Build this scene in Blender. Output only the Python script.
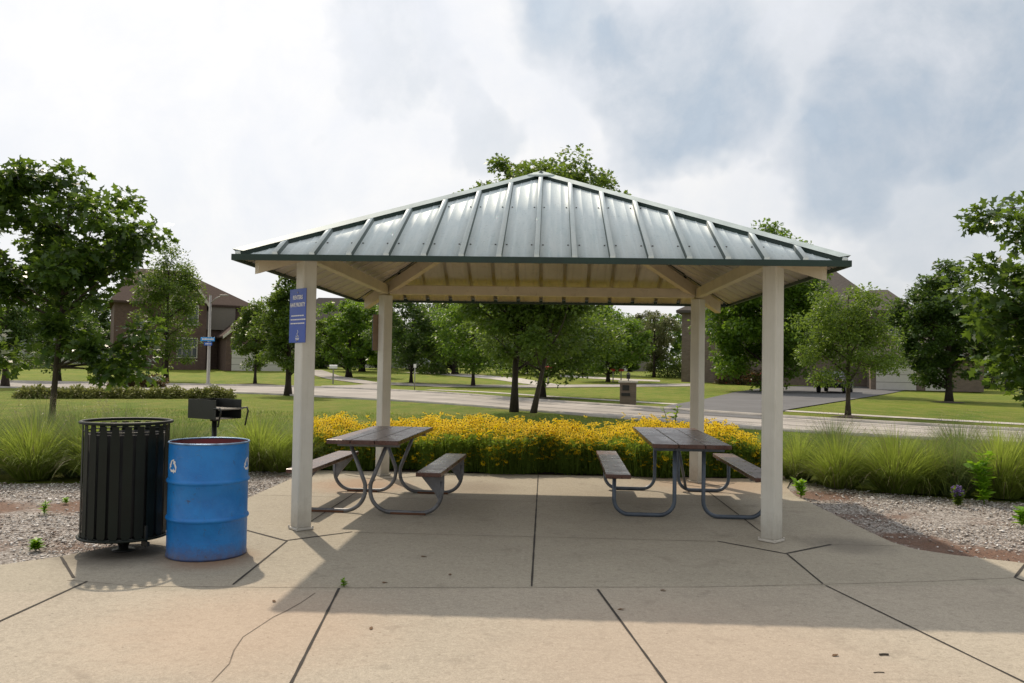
import bpy, math, random
import numpy as np
from mathutils import Vector, Matrix
from math import radians as R_

# ------------------------------------------------------------------ start
for o in list(bpy.data.objects): bpy.data.objects.remove(o)
S = bpy.context.scene
C = S.collection
rng = np.random.default_rng(7)
random.seed(7)

# ------------------------------------------------------------------ camera
CX, CY, CH = .1063, -9.2883, 1.52
YAW, PITCH, ROLL, FPX = .0435, .0284, .0164, 825.34
Rv = np.array([math.cos(YAW), math.sin(YAW), 0.]); Fv = np.array([-math.sin(YAW), math.cos(YAW), 0.])
Uv = np.array([0, 0, 1.])
F2 = Fv*math.cos(PITCH)+Uv*math.sin(PITCH); U2 = Uv*math.cos(PITCH)-Fv*math.sin(PITCH)
cr, sr = math.cos(ROLL), math.sin(ROLL)
CR = Rv*cr+U2*sr; CU = -Rv*sr+U2*cr
cam = bpy.data.cameras.new('camera'); co = bpy.data.objects.new('camera', cam); C.objects.link(co)
cam.sensor_width = 36; cam.lens = FPX/1024*36; cam.clip_end = 2000; cam.clip_start = .05
co.matrix_world = Matrix(((CR[0], CU[0], -F2[0], CX), (CR[1], CU[1], -F2[1], CY), (CR[2], CU[2], -F2[2], CH), (0, 0, 0, 1)))
S.camera = co

def ray(px, py):
    a = px-512; b = py-341.5
    x = a*cr+b*sr; y = -a*sr+b*cr
    return Rv*x/FPX-U2*y/FPX+F2
def hgt(x, y):                      # gentle rise of the land towards the houses
    t = np.clip((np.asarray(y, float)-40)/60, 0, 1)
    return .85*t*t*(3-2*t)
def gp(px, py, dz=0.):              # point of the ground seen at a pixel of the survey photo
    d = ray(px, py); o = np.array([CX, CY, CH]); t = 1.
    lo, hi = 1., 400.
    for _ in range(50):
        m = (lo+hi)/2; p = o+d*m
        if p[2] > hgt(p[0], p[1])+dz: lo = m
        else: hi = m
    p = o+d*lo
    return p
def at(px, D):                      # ground point at a given distance along the view
    d = ray(px, 365); p = np.array([CX, CY, 0])+d/np.dot(d, Fv)*D
    return np.array([p[0], p[1], float(hgt(p[0], p[1]))])

# ------------------------------------------------------------------ sun, sky, exposure
SUN = Vector((-1.04, 1.90, 2.38)).normalized()
sl = bpy.data.lights.new('sun', 'SUN'); sl.energy = 3.6; sl.angle = R_(1.0); sl.color = (1, .86, .68)
so = bpy.data.objects.new('sun', sl); C.objects.link(so); so.rotation_euler = SUN.to_track_quat('Z', 'Y').to_euler()
so.location = (-10, 18, 24)
W = bpy.data.worlds.new('World'); S.world = W; W.use_nodes = True
S.view_settings.view_transform = 'Standard'; S.view_settings.look = 'None'
S.view_settings.exposure = 0; S.view_settings.gamma = 1

class NT:
    def __init__(s, tree):
        s.t = tree; s.t.nodes.clear()
    def n(s, ty, ins=None, **kw):
        nd = s.t.nodes.new(ty)
        for k, v in kw.items(): setattr(nd, k, v)
        for k, v in (ins or {}).items():
            if isinstance(v, bpy.types.NodeSocket): s.t.links.new(v, nd.inputs[k])
            else: nd.inputs[k].default_value = v
        return nd
    def math(s, op, a, b=None, c=None, clamp=False):
        d = {0: a}
        if b is not None: d[1] = b
        if c is not None: d[2] = c
        return s.n('ShaderNodeMath', d, operation=op, use_clamp=clamp).outputs[0]
    def vmath(s, op, a, b=None):
        d = {0: a}
        if b is not None: d[1] = b
        return s.n('ShaderNodeVectorMath', d, operation=op)
    def ramp(s, fac, stops, interp='LINEAR'):
        r = s.n('ShaderNodeValToRGB', {0: fac}); cr_ = r.color_ramp; cr_.interpolation = interp
        while len(cr_.elements) < len(stops): cr_.elements.new(.5)
        for e, (p, c) in zip(cr_.elements, stops):
            e.position = p; e.color = (c, c, c, 1) if isinstance(c, (int, float)) else (*c, 1)
        return r.outputs[0]
    def mix(s, fac, a, b, bt='MIX'):
        m = s.n('ShaderNodeMix', data_type='RGBA', blend_type=bt)
        for idx, v in ((0, fac), (6, a), (7, b)):
            if isinstance(v, bpy.types.NodeSocket): s.t.links.new(v, m.inputs[idx])
            elif isinstance(v, tuple): m.inputs[idx].default_value = (*v, 1) if len(v) == 3 else v
            else: m.inputs[idx].default_value = v
        return m.outputs[2]
    def noise(s, vec, scale, detail=4, rough=.55, dist=0., col=False):
        nd = s.n('ShaderNodeTexNoise', {'Vector': vec, 'Scale': scale, 'Detail': detail, 'Roughness': rough, 'Distortion': dist})
        return nd.outputs[1 if col else 0]

def sky():
    n = NT(W.node_tree)
    tc = n.n('ShaderNodeTexCoord').outputs['Generated']
    nrm = n.vmath('NORMALIZE', tc).outputs[0]
    sep = n.n('ShaderNodeSeparateXYZ', {0: nrm})
    zz = n.math('ADD', n.math('MAXIMUM', sep.outputs[2], 0.), .22)
    pv = n.n('ShaderNodeCombineXYZ', {0: n.math('DIVIDE', sep.outputs[0], zz), 1: n.math('DIVIDE', sep.outputs[1], zz), 2: 0.}).outputs[0]
    sk = n.n('ShaderNodeTexSky', sky_type='NISHITA'); sk.sun_disc = False
    sk.sun_elevation = math.asin(SUN.z); sk.sun_rotation = math.atan2(SUN.x, SUN.y)
    sk.air_density = 1.; sk.dust_density = 2.
    bg1 = n.n('ShaderNodeBackground', {0: sk.outputs[0], 1: .11})
    warp = n.noise(nrm, 3.2, 5, .6, col=True)
    wv = n.vmath('SUBTRACT', warp, (.5, .5, .5)).outputs[0]
    wv = n.n('ShaderNodeVectorMath', {0: wv, 3: .36}, operation='SCALE').outputs[0]
    wd = n.vmath('NORMALIZE', n.vmath('ADD', nrm, wv).outputs[0]).outputs[0]
    tot = None
    # grey-blue cloud bodies: direction, angular radius, weight
    for (px, py, rad, wt) in ((945, 75, 11.5, .95), (690, 85, 8.5, .9), (800, 40, 9, .62), (870, 165, 8, .85), (385, 50, 6.5, .5), (970, 215, 7, .5), (600, 10, 6, .6), (450, 130, 4, .4), (930, 285, 6, .25), (1300, 60, 20, .7)):
        d = Vector(ray(px, py)).normalized()
        dp = n.vmath('DOT_PRODUCT', wd, tuple(d)).outputs[1]
        m = n.n('ShaderNodeMapRange', {0: dp, 1: math.cos(R_(rad)), 2: math.cos(R_(rad*.45)), 3: 0., 4: wt}, interpolation_type='SMOOTHSTEP').outputs[0]
        tot = m if tot is None else n.math('MAXIMUM', tot, m)
    fine = n.noise(nrm, 7., 10, .6, .25)
    puff = n.noise(nrm, 3.6, 12, .62, .15)
    big = n.noise(pv, 1.1, 6, .6, .2)
    m0 = n.math('ADD', tot, n.math('MULTIPLY', n.math('SUBTRACT', puff, .5), 1.5))
    m0 = n.math('ADD', m0, n.math('MULTIPLY', n.math('SUBTRACT', n.noise(nrm, 11., 10, .65), .5), .7))
    t2 = n.math('MULTIPLY', n.ramp(m0, [(.15, 0), (.45, .55), (.75, .8), (1., 1.)]), n.math('ADD', n.math('MULTIPLY', tot, .55), .45))
    t2 = n.math('MULTIPLY', t2, n.ramp(fine, [(.36, .35), (.52, .85), (.64, 1.2)]))
    t3 = n.math('ADD', t2, n.ramp(big, [(.45, 0), (.75, .10)]), clamp=True)
    # thick bright overcast towards the sun, dimmer away from it
    sd = n.vmath('DOT_PRODUCT', nrm, tuple(SUN)).outputs[1]
    br = n.n('ShaderNodeMapRange', {0: sd, 1: -.5, 2: .97, 3: .52, 4: 1.10}).outputs[0]
    white = n.mix(n.ramp(fine, [(.35, 0), (.65, 1)]), (.88, .895, .93), (1., .985, .965))
    grey = n.mix(n.ramp(fine, [(.3, 0), (.7, 1)]), (.36, .445, .55), (.56, .64, .73))
    colr = n.mix(t3, white, grey)
    bg2 = n.n('ShaderNodeBackground', {0: colr, 1: br})
    cov = n.ramp(n.noise(pv, .8, 4, .5), [(.3, .82), (.6, .97)])
    mx = n.n('ShaderNodeMixShader', {0: cov, 1: bg1.outputs[0], 2: bg2.outputs[0]})
    n.n('ShaderNodeOutputWorld', {0: mx.outputs[0]})
sky()

# ------------------------------------------------------------------ materials
def newmat(name):
    m = bpy.data.materials.new(name); m.use_nodes = True
    return m, NT(m.node_tree)
def out(n, sh, disp=None):
    o = n.n('ShaderNodeOutputMaterial', {0: sh})
def bump(n, h, strength, dist=.01, normal=None):
    d = {'Height': h, 'Strength': strength, 'Distance': dist}
    if normal: d['Normal'] = normal
    return n.n('ShaderNodeBump', d).outputs[0]
def geo(n): return n.n('ShaderNodeNewGeometry').outputs['Position']
def objc(n): return n.n('ShaderNodeTexCoord').outputs['Object']

def simple(name, col, rough=.6, metal=0., var=.12, scale=6., bumps=.0, bscale=40., spec=.5, dirt=None):
    m, n = newmat(name); p = objc(n)
    f = n.noise(p, scale, 6, .6)
    lo = tuple(c*(1-var) for c in col); hi = tuple(min(1, c*(1+var)) for c in col)
    c = n.mix(n.ramp(f, [(.35, 0), (.65, 1)]), lo, hi)
    if dirt:
        f2 = n.noise(p, scale*3.3, 8, .7)
        c = n.mix(n.ramp(f2, [(.56, 0), (.68, .65)]), c, dirt)
    d = {'Base Color': c, 'Roughness': n.ramp(f, [(.3, max(.03, rough-.08)), (.7, min(1, rough+.08))]), 'Metallic': metal, 'Specular IOR Level': spec}
    if bumps: d['Normal'] = bump(n, n.noise(p, bscale, 5, .6), bumps, .01)
    out(n, n.n('ShaderNodeBsdfPrincipled', d).outputs[0]); return m

def leafmat(name, dark, light, trans, tmix=.35, rough=.45, bias=.5):
    m, n = newmat(name)
    g = n.n('ShaderNodeNewGeometry')
    rnd = g.outputs['Random Per Island']
    big = n.noise(g.outputs['Position'], 1.1, 2, .5)
    f = n.math('ADD', n.math('MULTIPLY', rnd, .6), n.math('MULTIPLY', n.ramp(big, [(.35, 0), (.65, 1)]), .4))
    c = n.mix(f, dark, light)
    tr = n.mix(f, tuple(x*.6 for x in trans), trans)
    b = n.n('ShaderNodeBsdfPrincipled', {'Base Color': c, 'Roughness': rough, 'Specular IOR Level': .35})
    t = n.n('ShaderNodeBsdfTranslucent', {0: tr})
    out(n, n.n('ShaderNodeMixShader', {0: tmix, 1: b.outputs[0], 2: t.outputs[0]}).outputs[0]); return m

def concrete(name, a, b, stain=(.2, .15, .1)):
    m, n = newmat(name); p = geo(n)
    big = n.noise(p, .55, 5, .6, .4); mid = n.noise(p, 3.1, 7, .65); fine = n.noise(p, 90, 6, .8); sp = n.noise(p, 210, 2, .7)
    c = n.mix(n.ramp(big, [(.32, 0), (.68, 1)]), a, b)
    c = n.mix(n.ramp(mid, [(.36, .35), (.56, 0)]), c, tuple(x*.82 for x in a))
    c = n.mix(n.ramp(n.noise(p, 1.4, 8, .7, .8), [(.5, 0), (.66, .2)]), c, tuple(x*1.12 for x in b))
    c = n.mix(n.ramp(n.noise(p, 20, 3, .9), [(.66, 0), (.74, .55)]), c, tuple(x*.5 for x in a))
    c = n.mix(n.ramp(fine, [(.40, .55), (.52, 0)]), c, tuple(x*.55 for x in a))
    c = n.mix(n.ramp(sp, [(.56, 0), (.68, .6)]), c, (.66, .61, .54))
    c = n.mix(n.ramp(n.noise(p, 17, 6, .7), [(.36, .7), (.5, .0)]), c, tuple(x*.80 for x in a))
    c = n.mix(n.ramp(n.noise(p, 38, 4, .7), [(.5, 0), (.64, .55)]), c, tuple(x*1.16 for x in b))
    vo = n.n('ShaderNodeTexVoronoi', {'Vector': p, 'Scale': 11.})
    c = n.mix(n.ramp(vo.outputs['Distance'], [(.05, .75), (.09, 0)]), c, tuple(x*.45 for x in a))
    # the shelter pad is an older, greener grey pour than the walk in front of it
    sp_ = n.n('ShaderNodeSeparateXYZ', {0: p}); arc = n.math('SUBTRACT', sp_.outputs[1], n.math('ADD', n.math('MULTIPLY', sp_.outputs[0], .13), -3.62))
    pad = n.n('ShaderNodeMapRange', {0: arc, 1: -.01, 2: .01, 3: 0., 4: 1.}).outputs[0]
    c = n.mix(n.math('MULTIPLY', pad, .55), c, n.mix(1., c, (.86, .89, .87), 'MULTIPLY'))
    sm = n.noise(p, 2.3, 5, .6, .5)
    c = n.mix(n.ramp(sm, [(.60, 0), (.74, .55)]), c, tuple(x*.5 for x in a))
    # water drag lines and little dark spots
    spots = n.noise(p, 9, 4, .8)
    c = n.mix(n.ramp(spots, [(.66, 0), (.71, .5)]), c, stain)
    h = n.math('ADD', n.math('MULTIPLY', fine, .5), n.math('MULTIPLY', mid, .6))
    # rust under the drum and a dark patch by the basket
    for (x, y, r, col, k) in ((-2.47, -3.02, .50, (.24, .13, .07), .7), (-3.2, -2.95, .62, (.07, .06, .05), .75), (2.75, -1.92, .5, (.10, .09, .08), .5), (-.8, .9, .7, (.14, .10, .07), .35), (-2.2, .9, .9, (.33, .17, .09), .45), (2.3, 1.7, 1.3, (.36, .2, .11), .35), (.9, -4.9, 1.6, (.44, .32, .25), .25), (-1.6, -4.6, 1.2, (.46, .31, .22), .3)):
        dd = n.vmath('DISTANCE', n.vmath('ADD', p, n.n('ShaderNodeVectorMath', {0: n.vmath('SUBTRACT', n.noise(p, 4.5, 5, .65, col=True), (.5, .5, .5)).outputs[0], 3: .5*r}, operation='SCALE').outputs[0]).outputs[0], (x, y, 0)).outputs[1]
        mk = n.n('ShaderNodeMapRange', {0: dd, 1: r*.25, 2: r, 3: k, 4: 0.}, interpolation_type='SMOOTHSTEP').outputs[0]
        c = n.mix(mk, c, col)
    out(n, n.n('ShaderNodeBsdfPrincipled', {'Base Color': c, 'Roughness': .88, 'Specular IOR Level': .25, 'Normal': bump(n, h, .5, .006)}).outputs[0]); return m

def lawnmat():
    m, n = newmat('lawn grass'); p = geo(n)
    st = n.n('ShaderNodeMapping', {'Vector': p, 'Scale': (1, .45, 1), 'Rotation': (0, 0, .4)}).outputs[0]
    a = n.noise(p, .16, 4, .55); b = n.noise(st, 1.3, 6, .65); c_ = n.noise(p, 22, 6, .8); d = n.noise(p, 140, 3, .7)
    c = n.mix(n.ramp(a, [(.35, 0), (.65, 1)]), (.115, .185, .014), (.19, .24, .024))
    c = n.mix(n.ramp(b, [(.42, 0), (.62, .7)]), c, (.29, .265, .06))
    c = n.mix(n.ramp(c_, [(.35, .6), (.55, 0)]), c, (.05, .10, .012))
    c = n.mix(n.ramp(d, [(.5, 0), (.7, .4)]), c, (.28, .33, .09))
    h = n.math('ADD', c_, n.math('MULTIPLY', d, .6))
    out(n, n.n('ShaderNodeBsdfPrincipled', {'Base Color': c, 'Roughness': .9, 'Specular IOR Level': .15, 'Normal': bump(n, h, .9, .05)}).outputs[0]); return m

def gravelmat():
    m, n = newmat('gravel bed'); p = geo(n)
    v = n.n('ShaderNodeTexVoronoi', {'Vector': p, 'Scale': 55.}); 
    hs = n.n('ShaderNodeSeparateColor', {0: v.outputs['Color']})
    c = n.ramp(hs.outputs[0], [(0, (.15, .125, .11)), (.4, (.31, .28, .25)), (.75, (.46, .43, .40)), (1, (.65, .61, .58))])
    d = n.noise(p, .9, 5, .65)
    c = n.mix(n.ramp(d, [(.54, 0), (.64, .75)]), c, (.19, .105, .07))
    wob = n.n('ShaderNodeVectorMath', {0: n.vmath('SUBTRACT', n.noise(p, 6, 5, .7, col=True), (.5, .5, .5)).outputs[0], 3: .5}, operation='SCALE').outputs[0]
    pw = n.vmath('ADD', p, wob).outputs[0]
    for (x, y, r) in ((3.45, -1.55, .4), (3.65, -1.95, .42), (4.1, -2.25, .42), (4.7, -2.45, .42), (5.3, -2.6, .4), (3.5, 1.0, .5), (-4.7, -.9, .5), (-4.0, -.8, .4), (-5.6, -1.1, .5)):
        dd = n.vmath('DISTANCE', pw, (x, y, -.018)).outputs[1]
        c = n.mix(n.n('ShaderNodeMapRange', {0: dd, 1: r*.6, 2: r, 3: .9, 4: 0.}).outputs[0], c, (.17, .085, .05))
    c = n.mix(n.ramp(n.noise(p, 30, 4, .7), [(.4, .5), (.6, 0)]), c, (.06, .04, .03))
    out(n, n.n('ShaderNodeBsdfPrincipled', {'Base Color': c, 'Roughness': .9, 'Normal': bump(n, v.outputs['Distance'], .9, .015)}).outputs[0]); return m
def stonemat():
    m, n = newmat('stone chips'); g = n.n('ShaderNodeNewGeometry'); r = g.outputs['Random Per Island']
    c = n.ramp(r, [(0, (.15, .105, .08)), (.2, (.31, .26, .22)), (.5, (.44, .41, .38)), (.8, (.57, .55, .52)), (1, (.78, .75, .72))])
    out(n, n.n('ShaderNodeBsdfPrincipled', {'Base Color': c, 'Roughness': .8}).outputs[0]); return m

def brickmat(name, c1, c2, mortar, scale=4.5):
    m, n = newmat(name); p = objc(n)
    s = n.n('ShaderNodeSeparateXYZ', {0: p})
    v = n.n('ShaderNodeCombineXYZ', {0: n.math('ADD', s.outputs[0], s.outputs[1]), 1: s.outputs[2], 2: 0.}).outputs[0]
    b = n.n('ShaderNodeTexBrick', {'Vector': v, 'Color1': (*c1, 1), 'Color2': (*c2, 1), 'Mortar': (*mortar, 1), 'Scale': scale, 'Mortar Size': .012, 'Bias': .0, 'Brick Width': .9, 'Row Height': .32})
    c = n.mix(n.ramp(n.noise(p, 2.2, 5, .7), [(.35, .5), (.65, 0)]), b.outputs[0], tuple(x*.6 for x in c1))
    out(n, n.n('ShaderNodeBsdfPrincipled', {'Base Color': c, 'Roughness': .85, 'Normal': bump(n, b.outputs[1], -.4, .01)}).outputs[0]); return m
def shinglemat(name, col):
    m, n = newmat(name); p = objc(n)
    w = n.n('ShaderNodeTexWave', {'Vector': p, 'Scale': 3.2, 'Distortion': .6, 'Detail': 3.}, bands_direction='Z')
    c = n.mix(n.ramp(w.outputs[1], [(.1, .6), (.35, 0)]), col, tuple(x*.5 for x in col))
    c = n.mix(n.ramp(n.noise(p, 5, 6, .7), [(.4, .0), (.7, .6)]), c, tuple(x*1.5 for x in col))
    out(n, n.n('ShaderNodeBsdfPrincipled', {'Base Color': c, 'Roughness': .92, 'Specular IOR Level': .2}).outputs[0]); return m
def glassmat():
    m, n = newmat('window glass'); p = objc(n)
    c = n.mix(n.noise(p, 1.2, 3, .5), (.02, .025, .03), (.10, .12, .14))
    out(n, n.n('ShaderNodeBsdfPrincipled', {'Base Color': c, 'Roughness': .08, 'Specular IOR Level': .8}).outputs[0]); return m
def roofmetal():
    m, n = newmat('pale green roof metal'); p = geo(n)
    st = n.n('ShaderNodeMapping', {'Vector': p, 'Scale': (14, 1.1, 1.1)}).outputs[0]
    f = n.noise(st, 1.6, 6, .65); g = n.noise(p, 2.1, 5, .6); k = n.noise(p, 30, 4, .7)
    c = n.mix(n.ramp(f, [(.35, 0), (.65, 1)]), (.60, .70, .73), (.74, .82, .84))
    c = n.mix(n.ramp(g, [(.4, 0), (.7, .5)]), c, (.78, .84, .86))
    c = n.mix(n.ramp(k, [(.58, 0), (.72, .3)]), c, (.2, .22, .2))
    out(n, n.n('ShaderNodeBsdfPrincipled', {'Base Color': c, 'Roughness': n.ramp(f, [(.3, .5), (.7, .64)]), 'Metallic': .1}).outputs[0]); return m
def woodmat():
    m, n = newmat('brown stained planks'); p = objc(n)
    st = n.n('ShaderNodeMapping', {'Vector': p, 'Scale': (14, 1.2, 14)}).outputs[0]
    f = n.noise(st, 3., 7, .7, .6); g = n.noise(p, 4.5, 5, .7)
    c = n.mix(n.ramp(f, [(.35, 0), (.65, 1)]), (.055, .022, .016), (.12, .05, .038))
    c = n.mix(n.ramp(g, [(.45, 0), (.65, .6)]), c, (.17, .11, .095))
    c = n.mix(n.ramp(n.noise(p, 24, 4, .8), [(.62, 0), (.7, .7)]), c, (.035, .02, .018))
    out(n, n.n('ShaderNodeBsdfPrincipled', {'Base Color': c, 'Roughness': n.ramp(g, [(.35, .2), (.65, .4)]), 'Normal': bump(n, f, .2, .004)}).outputs[0]); return m
def barkmat(name, col):
    m, n = newmat(name); p = objc(n)
    st = n.n('ShaderNodeMapping', {'Vector': p, 'Scale': (9, 9, 1.6)}).outputs[0]
    f = n.noise(st, 4, 6, .7)
    c = n.mix(n.ramp(f, [(.35, 0), (.65, 1)]), tuple(x*.45 for x in col), col)
    out(n, n.n('ShaderNodeBsdfPrincipled', {'Base Color': c, 'Roughness': .95, 'Normal': bump(n, f, .8, .02)}).outputs[0]); return m
def drummat():
    m, n = newmat('worn blue paint'); p = objc(n)
    f = n.noise(p, 4, 6, .65); k = n.noise(p, 17, 6, .75)
    s = n.n('ShaderNodeSeparateXYZ', {0: p})
    c = n.mix(n.ramp(f, [(.35, 0), (.65, 1)]), (.007, .15, .48), (.012, .21, .60))
    c = n.mix(n.ramp(k, [(.61, 0), (.67, .6)]), c, (.03, .05, .09))
    st = n.n('ShaderNodeMapping', {'Vector': p, 'Scale': (16, 16, 1.)}).outputs[0]
    c = n.mix(n.ramp(n.noise(st, 2., 5, .7), [(.55, 0), (.75, .35)]), c, (.03, .2, .45))
    sc = n.n('ShaderNodeMapping', {'Vector': p, 'Scale': (5, 5, 40), 'Rotation': (.35, .2, 0)}).outputs[0]
    c = n.mix(n.ramp(n.noise(sc, 2.2, 3, .6), [(.66, 0), (.69, .55)]), c, (.10, .22, .42))
    c = n.mix(n.ramp(n.noise(p, 9, 8, .8), [(.60, 0), (.66, .7)]), c, (.06, .05, .055))
    low = n.n('ShaderNodeMapRange', {0: n.math('ADD', s.outputs[2], n.math('MULTIPLY', k, .22)), 1: .09, 2: .24, 3: .8, 4: 0.}).outputs[0]
    c = n.mix(low, c, (.09, .05, .035))
    out(n, n.n('ShaderNodeBsdfPrincipled', {'Base Color': c, 'Roughness': n.ramp(k, [(.3, .32), (.7, .5)]), 'Normal': bump(n, f, .35, .03)}).outputs[0]); return m

M = {}
M['concrete'] = concrete('patio concrete', (.37, .325, .26), (.43, .38, .305))
M['walk'] = simple('pale walk concrete', (.45, .42, .38), .9, var=.2, scale=1.2)
M['street'] = simple('worn street surface', (.33, .305, .28), .92, var=.28, scale=.35, bumps=.2)
M['asphalt'] = simple('dark asphalt', (.115, .115, .12), .9, var=.2, scale=.6, bumps=.3)
M['joint'] = simple('joint filler', (.035, .03, .025), .95)
M['sawcut'] = simple('saw cut dirt', (.16, .13, .10), .95, var=.4, scale=10)
M['lawn'] = lawnmat(); M['gravel'] = gravelmat(); M['stones'] = stonemat()
M['soil'] = simple('dark soil', (.05, .035, .022), .95, var=.4, scale=6, bumps=.5)
M['post'] = simple('off white post paint', (.645, .635, .575), .5, var=.05, scale=3, dirt=(.5, .47, .4))
M['post'] = None
def postmat():
    m, n = newmat('off white post paint'); p = objc(n)
    f = n.noise(p, 3, 6, .6); g = n.noise(p, 11, 7, .75); s = n.n('ShaderNodeSeparateXYZ', {0: p})
    st = n.n('ShaderNodeMapping', {'Vector': p, 'Scale': (22, 22, 1.2)}).outputs[0]; k = n.noise(st, 2., 5, .7)
    c = n.mix(n.ramp(f, [(.35, 0), (.65, 1)]), (.60, .59, .53), (.67, .66, .60))
    c = n.mix(n.ramp(k, [(.52, 0), (.75, .4)]), c, (.42, .40, .33))
    c = n.mix(n.ramp(g, [(.62, 0), (.72, .5)]), c, (.4, .37, .3))
    lo = n.n('ShaderNodeMapRange', {0: n.math('ADD', s.outputs[2], n.math('MULTIPLY', g, .5)), 1: .22, 2: .52, 3: .6, 4: 0.}).outputs[0]
    c = n.mix(lo, c, (.30, .26, .2))
    out(n, n.n('ShaderNodeBsdfPrincipled', {'Base Color': c, 'Roughness': n.ramp(g, [(.3, .42), (.7, .6)])}).outputs[0]); return m
M['post'] = postmat()
M['beam'] = simple('cream beam paint', (.57, .50, .37), .5, var=.09, scale=3, dirt=(.42, .35, .24))
M['soffit'] = simple('cream sheet metal underside', (.51, .47, .41), .5, var=.12, scale=2, dirt=(.38, .33, .26))
M['roof'] = roofmetal()
M['rib_shade'] = simple('painted rib side shade', (.13, .17, .17), .6)  # shadow lines beside the ribs, painted as a dark colour
M['cap'] = simple('pale green ridge flashing', (.46, .54, .54), .5, .1, var=.12, scale=5)
M['eave'] = simple('dark green eave trim', (.012, .035, .028), .5, var=.2)
M['screw'] = simple('dark screw heads', (.05, .05, .05), .5)
M['wood'] = woodmat()
M['tube'] = simple('galvanised grey tube', (.17, .175, .185), .5, .5, var=.25, scale=9, dirt=(.13, .08, .05))
M['bluegrey'] = simple('blue grey painted tube', (.10, .125, .16), .45, .3, var=.2, scale=9)
M['rusty'] = simple('rusty runner', (.14, .065, .035), .8, .2, var=.3, scale=12)
M['blackmetal'] = simple('black coated metal', (.012, .014, .012), .42, .0, var=.3, scale=7)
M['dkgreen'] = simple('black green slat paint', (.007, .011, .008), .5, 0, var=.25, scale=5, spec=.25)
M['liner'] = simple('black liner', (.006, .006, .006), .6)
M['drum'] = drummat()
M['drumin'] = simple('dark red drum lining', (.13, .012, .016), .5, var=.3)
M['rim'] = simple('worn drum rim', (.16, .27, .42), .35, .4, var=.3, scale=15)
M['white'] = simple('white paint', (.78, .78, .78), .6, var=.05)
M['sign'] = simple('blue sign face', (.025, .075, .40), .4, var=.05)
M['signback'] = simple('tan sign back', (.26, .19, .13), .6)
M['cyan'] = simple('bright blue street sign', (.03, .3, .75), .4)
M['darkcyan'] = simple('blue street sign', (.02, .12, .5), .4)
M['greysteel'] = simple('grey lamp steel', (.30, .29, .27), .5, .4)
M['bark'] = barkmat('grey brown bark', (.10, .08, .062)); M['barkdark'] = barkmat('dark bark', (.055, .042, .034))
M['oakleaf'] = leafmat('oak leaves', (.022, .055, .014), (.075, .13, .03), (.24, .38, .04), .36, .32)
M['mapleleaf'] = leafmat('maple leaves', (.042, .10, .013), (.105, .185, .024), (.29, .47, .04), .42)
M['darkleaf'] = leafmat('dark leaves', (.024, .055, .014), (.06, .11, .026), (.18, .30, .035), .38)
M['midleaf'] = leafmat('mid green leaves', (.038, .08, .015), (.095, .155, .028), (.27, .40, .045), .41)
M['paleleaf'] = leafmat('pale yellow green leaves', (.06, .115, .018), (.13, .20, .035), (.30, .44, .05), .42)
M['willow'] = leafmat('pale tan green leaves', (.09, .11, .04), (.17, .18, .08), (.25, .28, .1), .35)
M['bush'] = leafmat('bush leaves', (.03, .065, .012), (.09, .14, .03), (.2, .3, .04), .3)
M['redbush'] = leafmat('reddish shrub leaves', (.05, .04, .02), (.10, .10, .03), (.2, .12, .05), .3)
M['daylily'] = leafmat('yellow green strap leaves', (.10, .13, .025), (.27, .27, .09), (.35, .38, .1), .35)
M['fgrass'] = leafmat('fountain grass blades', (.12, .19, .022), (.29, .36, .075), (.48, .60, .09), .5, .6)
M['fgrass2'] = leafmat('grey green grass blades', (.07, .12, .04), (.19, .25, .10), (.28, .38, .11), .42, .6)
M['plume'] = leafmat('tan grass seed heads', (.22, .18, .11), (.38, .31, .2), (.3, .25, .15), .3)
M['susanleaf'] = leafmat('coneflower leaves', (.06, .115, .016), (.16, .235, .035), (.32, .46, .05), .5, .8)
M['petal'] = leafmat('yellow petals', (.82, .55, .005), (.97, .73, .008), (.97, .73, .008), .42, .8)
M['eye'] = simple('dark flower centres', (.03, .014, .006), .9)
M['weed'] = leafmat('bright weed leaves', (.11, .25, .012), (.20, .40, .02), (.35, .6, .03), .45)
M['purple'] = leafmat('purple flower spikes', (.16, .1, .3), (.35, .25, .55), (.3, .2, .5), .3)
M['lawnblade'] = leafmat('lawn blades', (.06, .12, .014), (.15, .22, .035), (.2, .32, .04), .35)
M['brick'] = brickmat('brown brick', (.15, .092, .075), (.10, .066, .056), (.2, .17, .15), 4.)
M['tanbrick'] = brickmat('tan brick', (.22, .17, .135), (.16, .125, .10), (.25, .22, .2), 4.)
M['siding'] = simple('grey tan siding', (.22, .20, .17), .8, var=.06)
M['shingle'] = shinglemat('brown shingles', (.075, .052, .043)); M['greyshingle'] = shinglemat('grey brown shingles', (.085, .075, .068))
M['trim'] = simple('cream trim', (.55, .52, .46), .6)
M['garage'] = simple('pale garage door', (.62, .60, .56), .6, var=.04)
M['glass'] = glassmat()
M['silver'] = simple('silver car paint', (.42, .45, .48), .25, .6); M['blackcar'] = simple('black car paint', (.012, .012, .014), .2, .2)
M['tyre'] = simple('tyre rubber', (.015, .015, .015), .85); M['redp'] = simple('red paint', (.45, .03, .03), .5)
M['lamp'] = simple('red tail lamp lens', (.3, .01, .01), .2)
M['litter'] = simple('dark litter', (.06, .05, .04), .8); M['dryleaf'] = simple('dry brown leaf', (.14, .08, .04), .9)
M['pebble'] = simple('mortar', (.5, .47, .42), .9)

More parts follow.
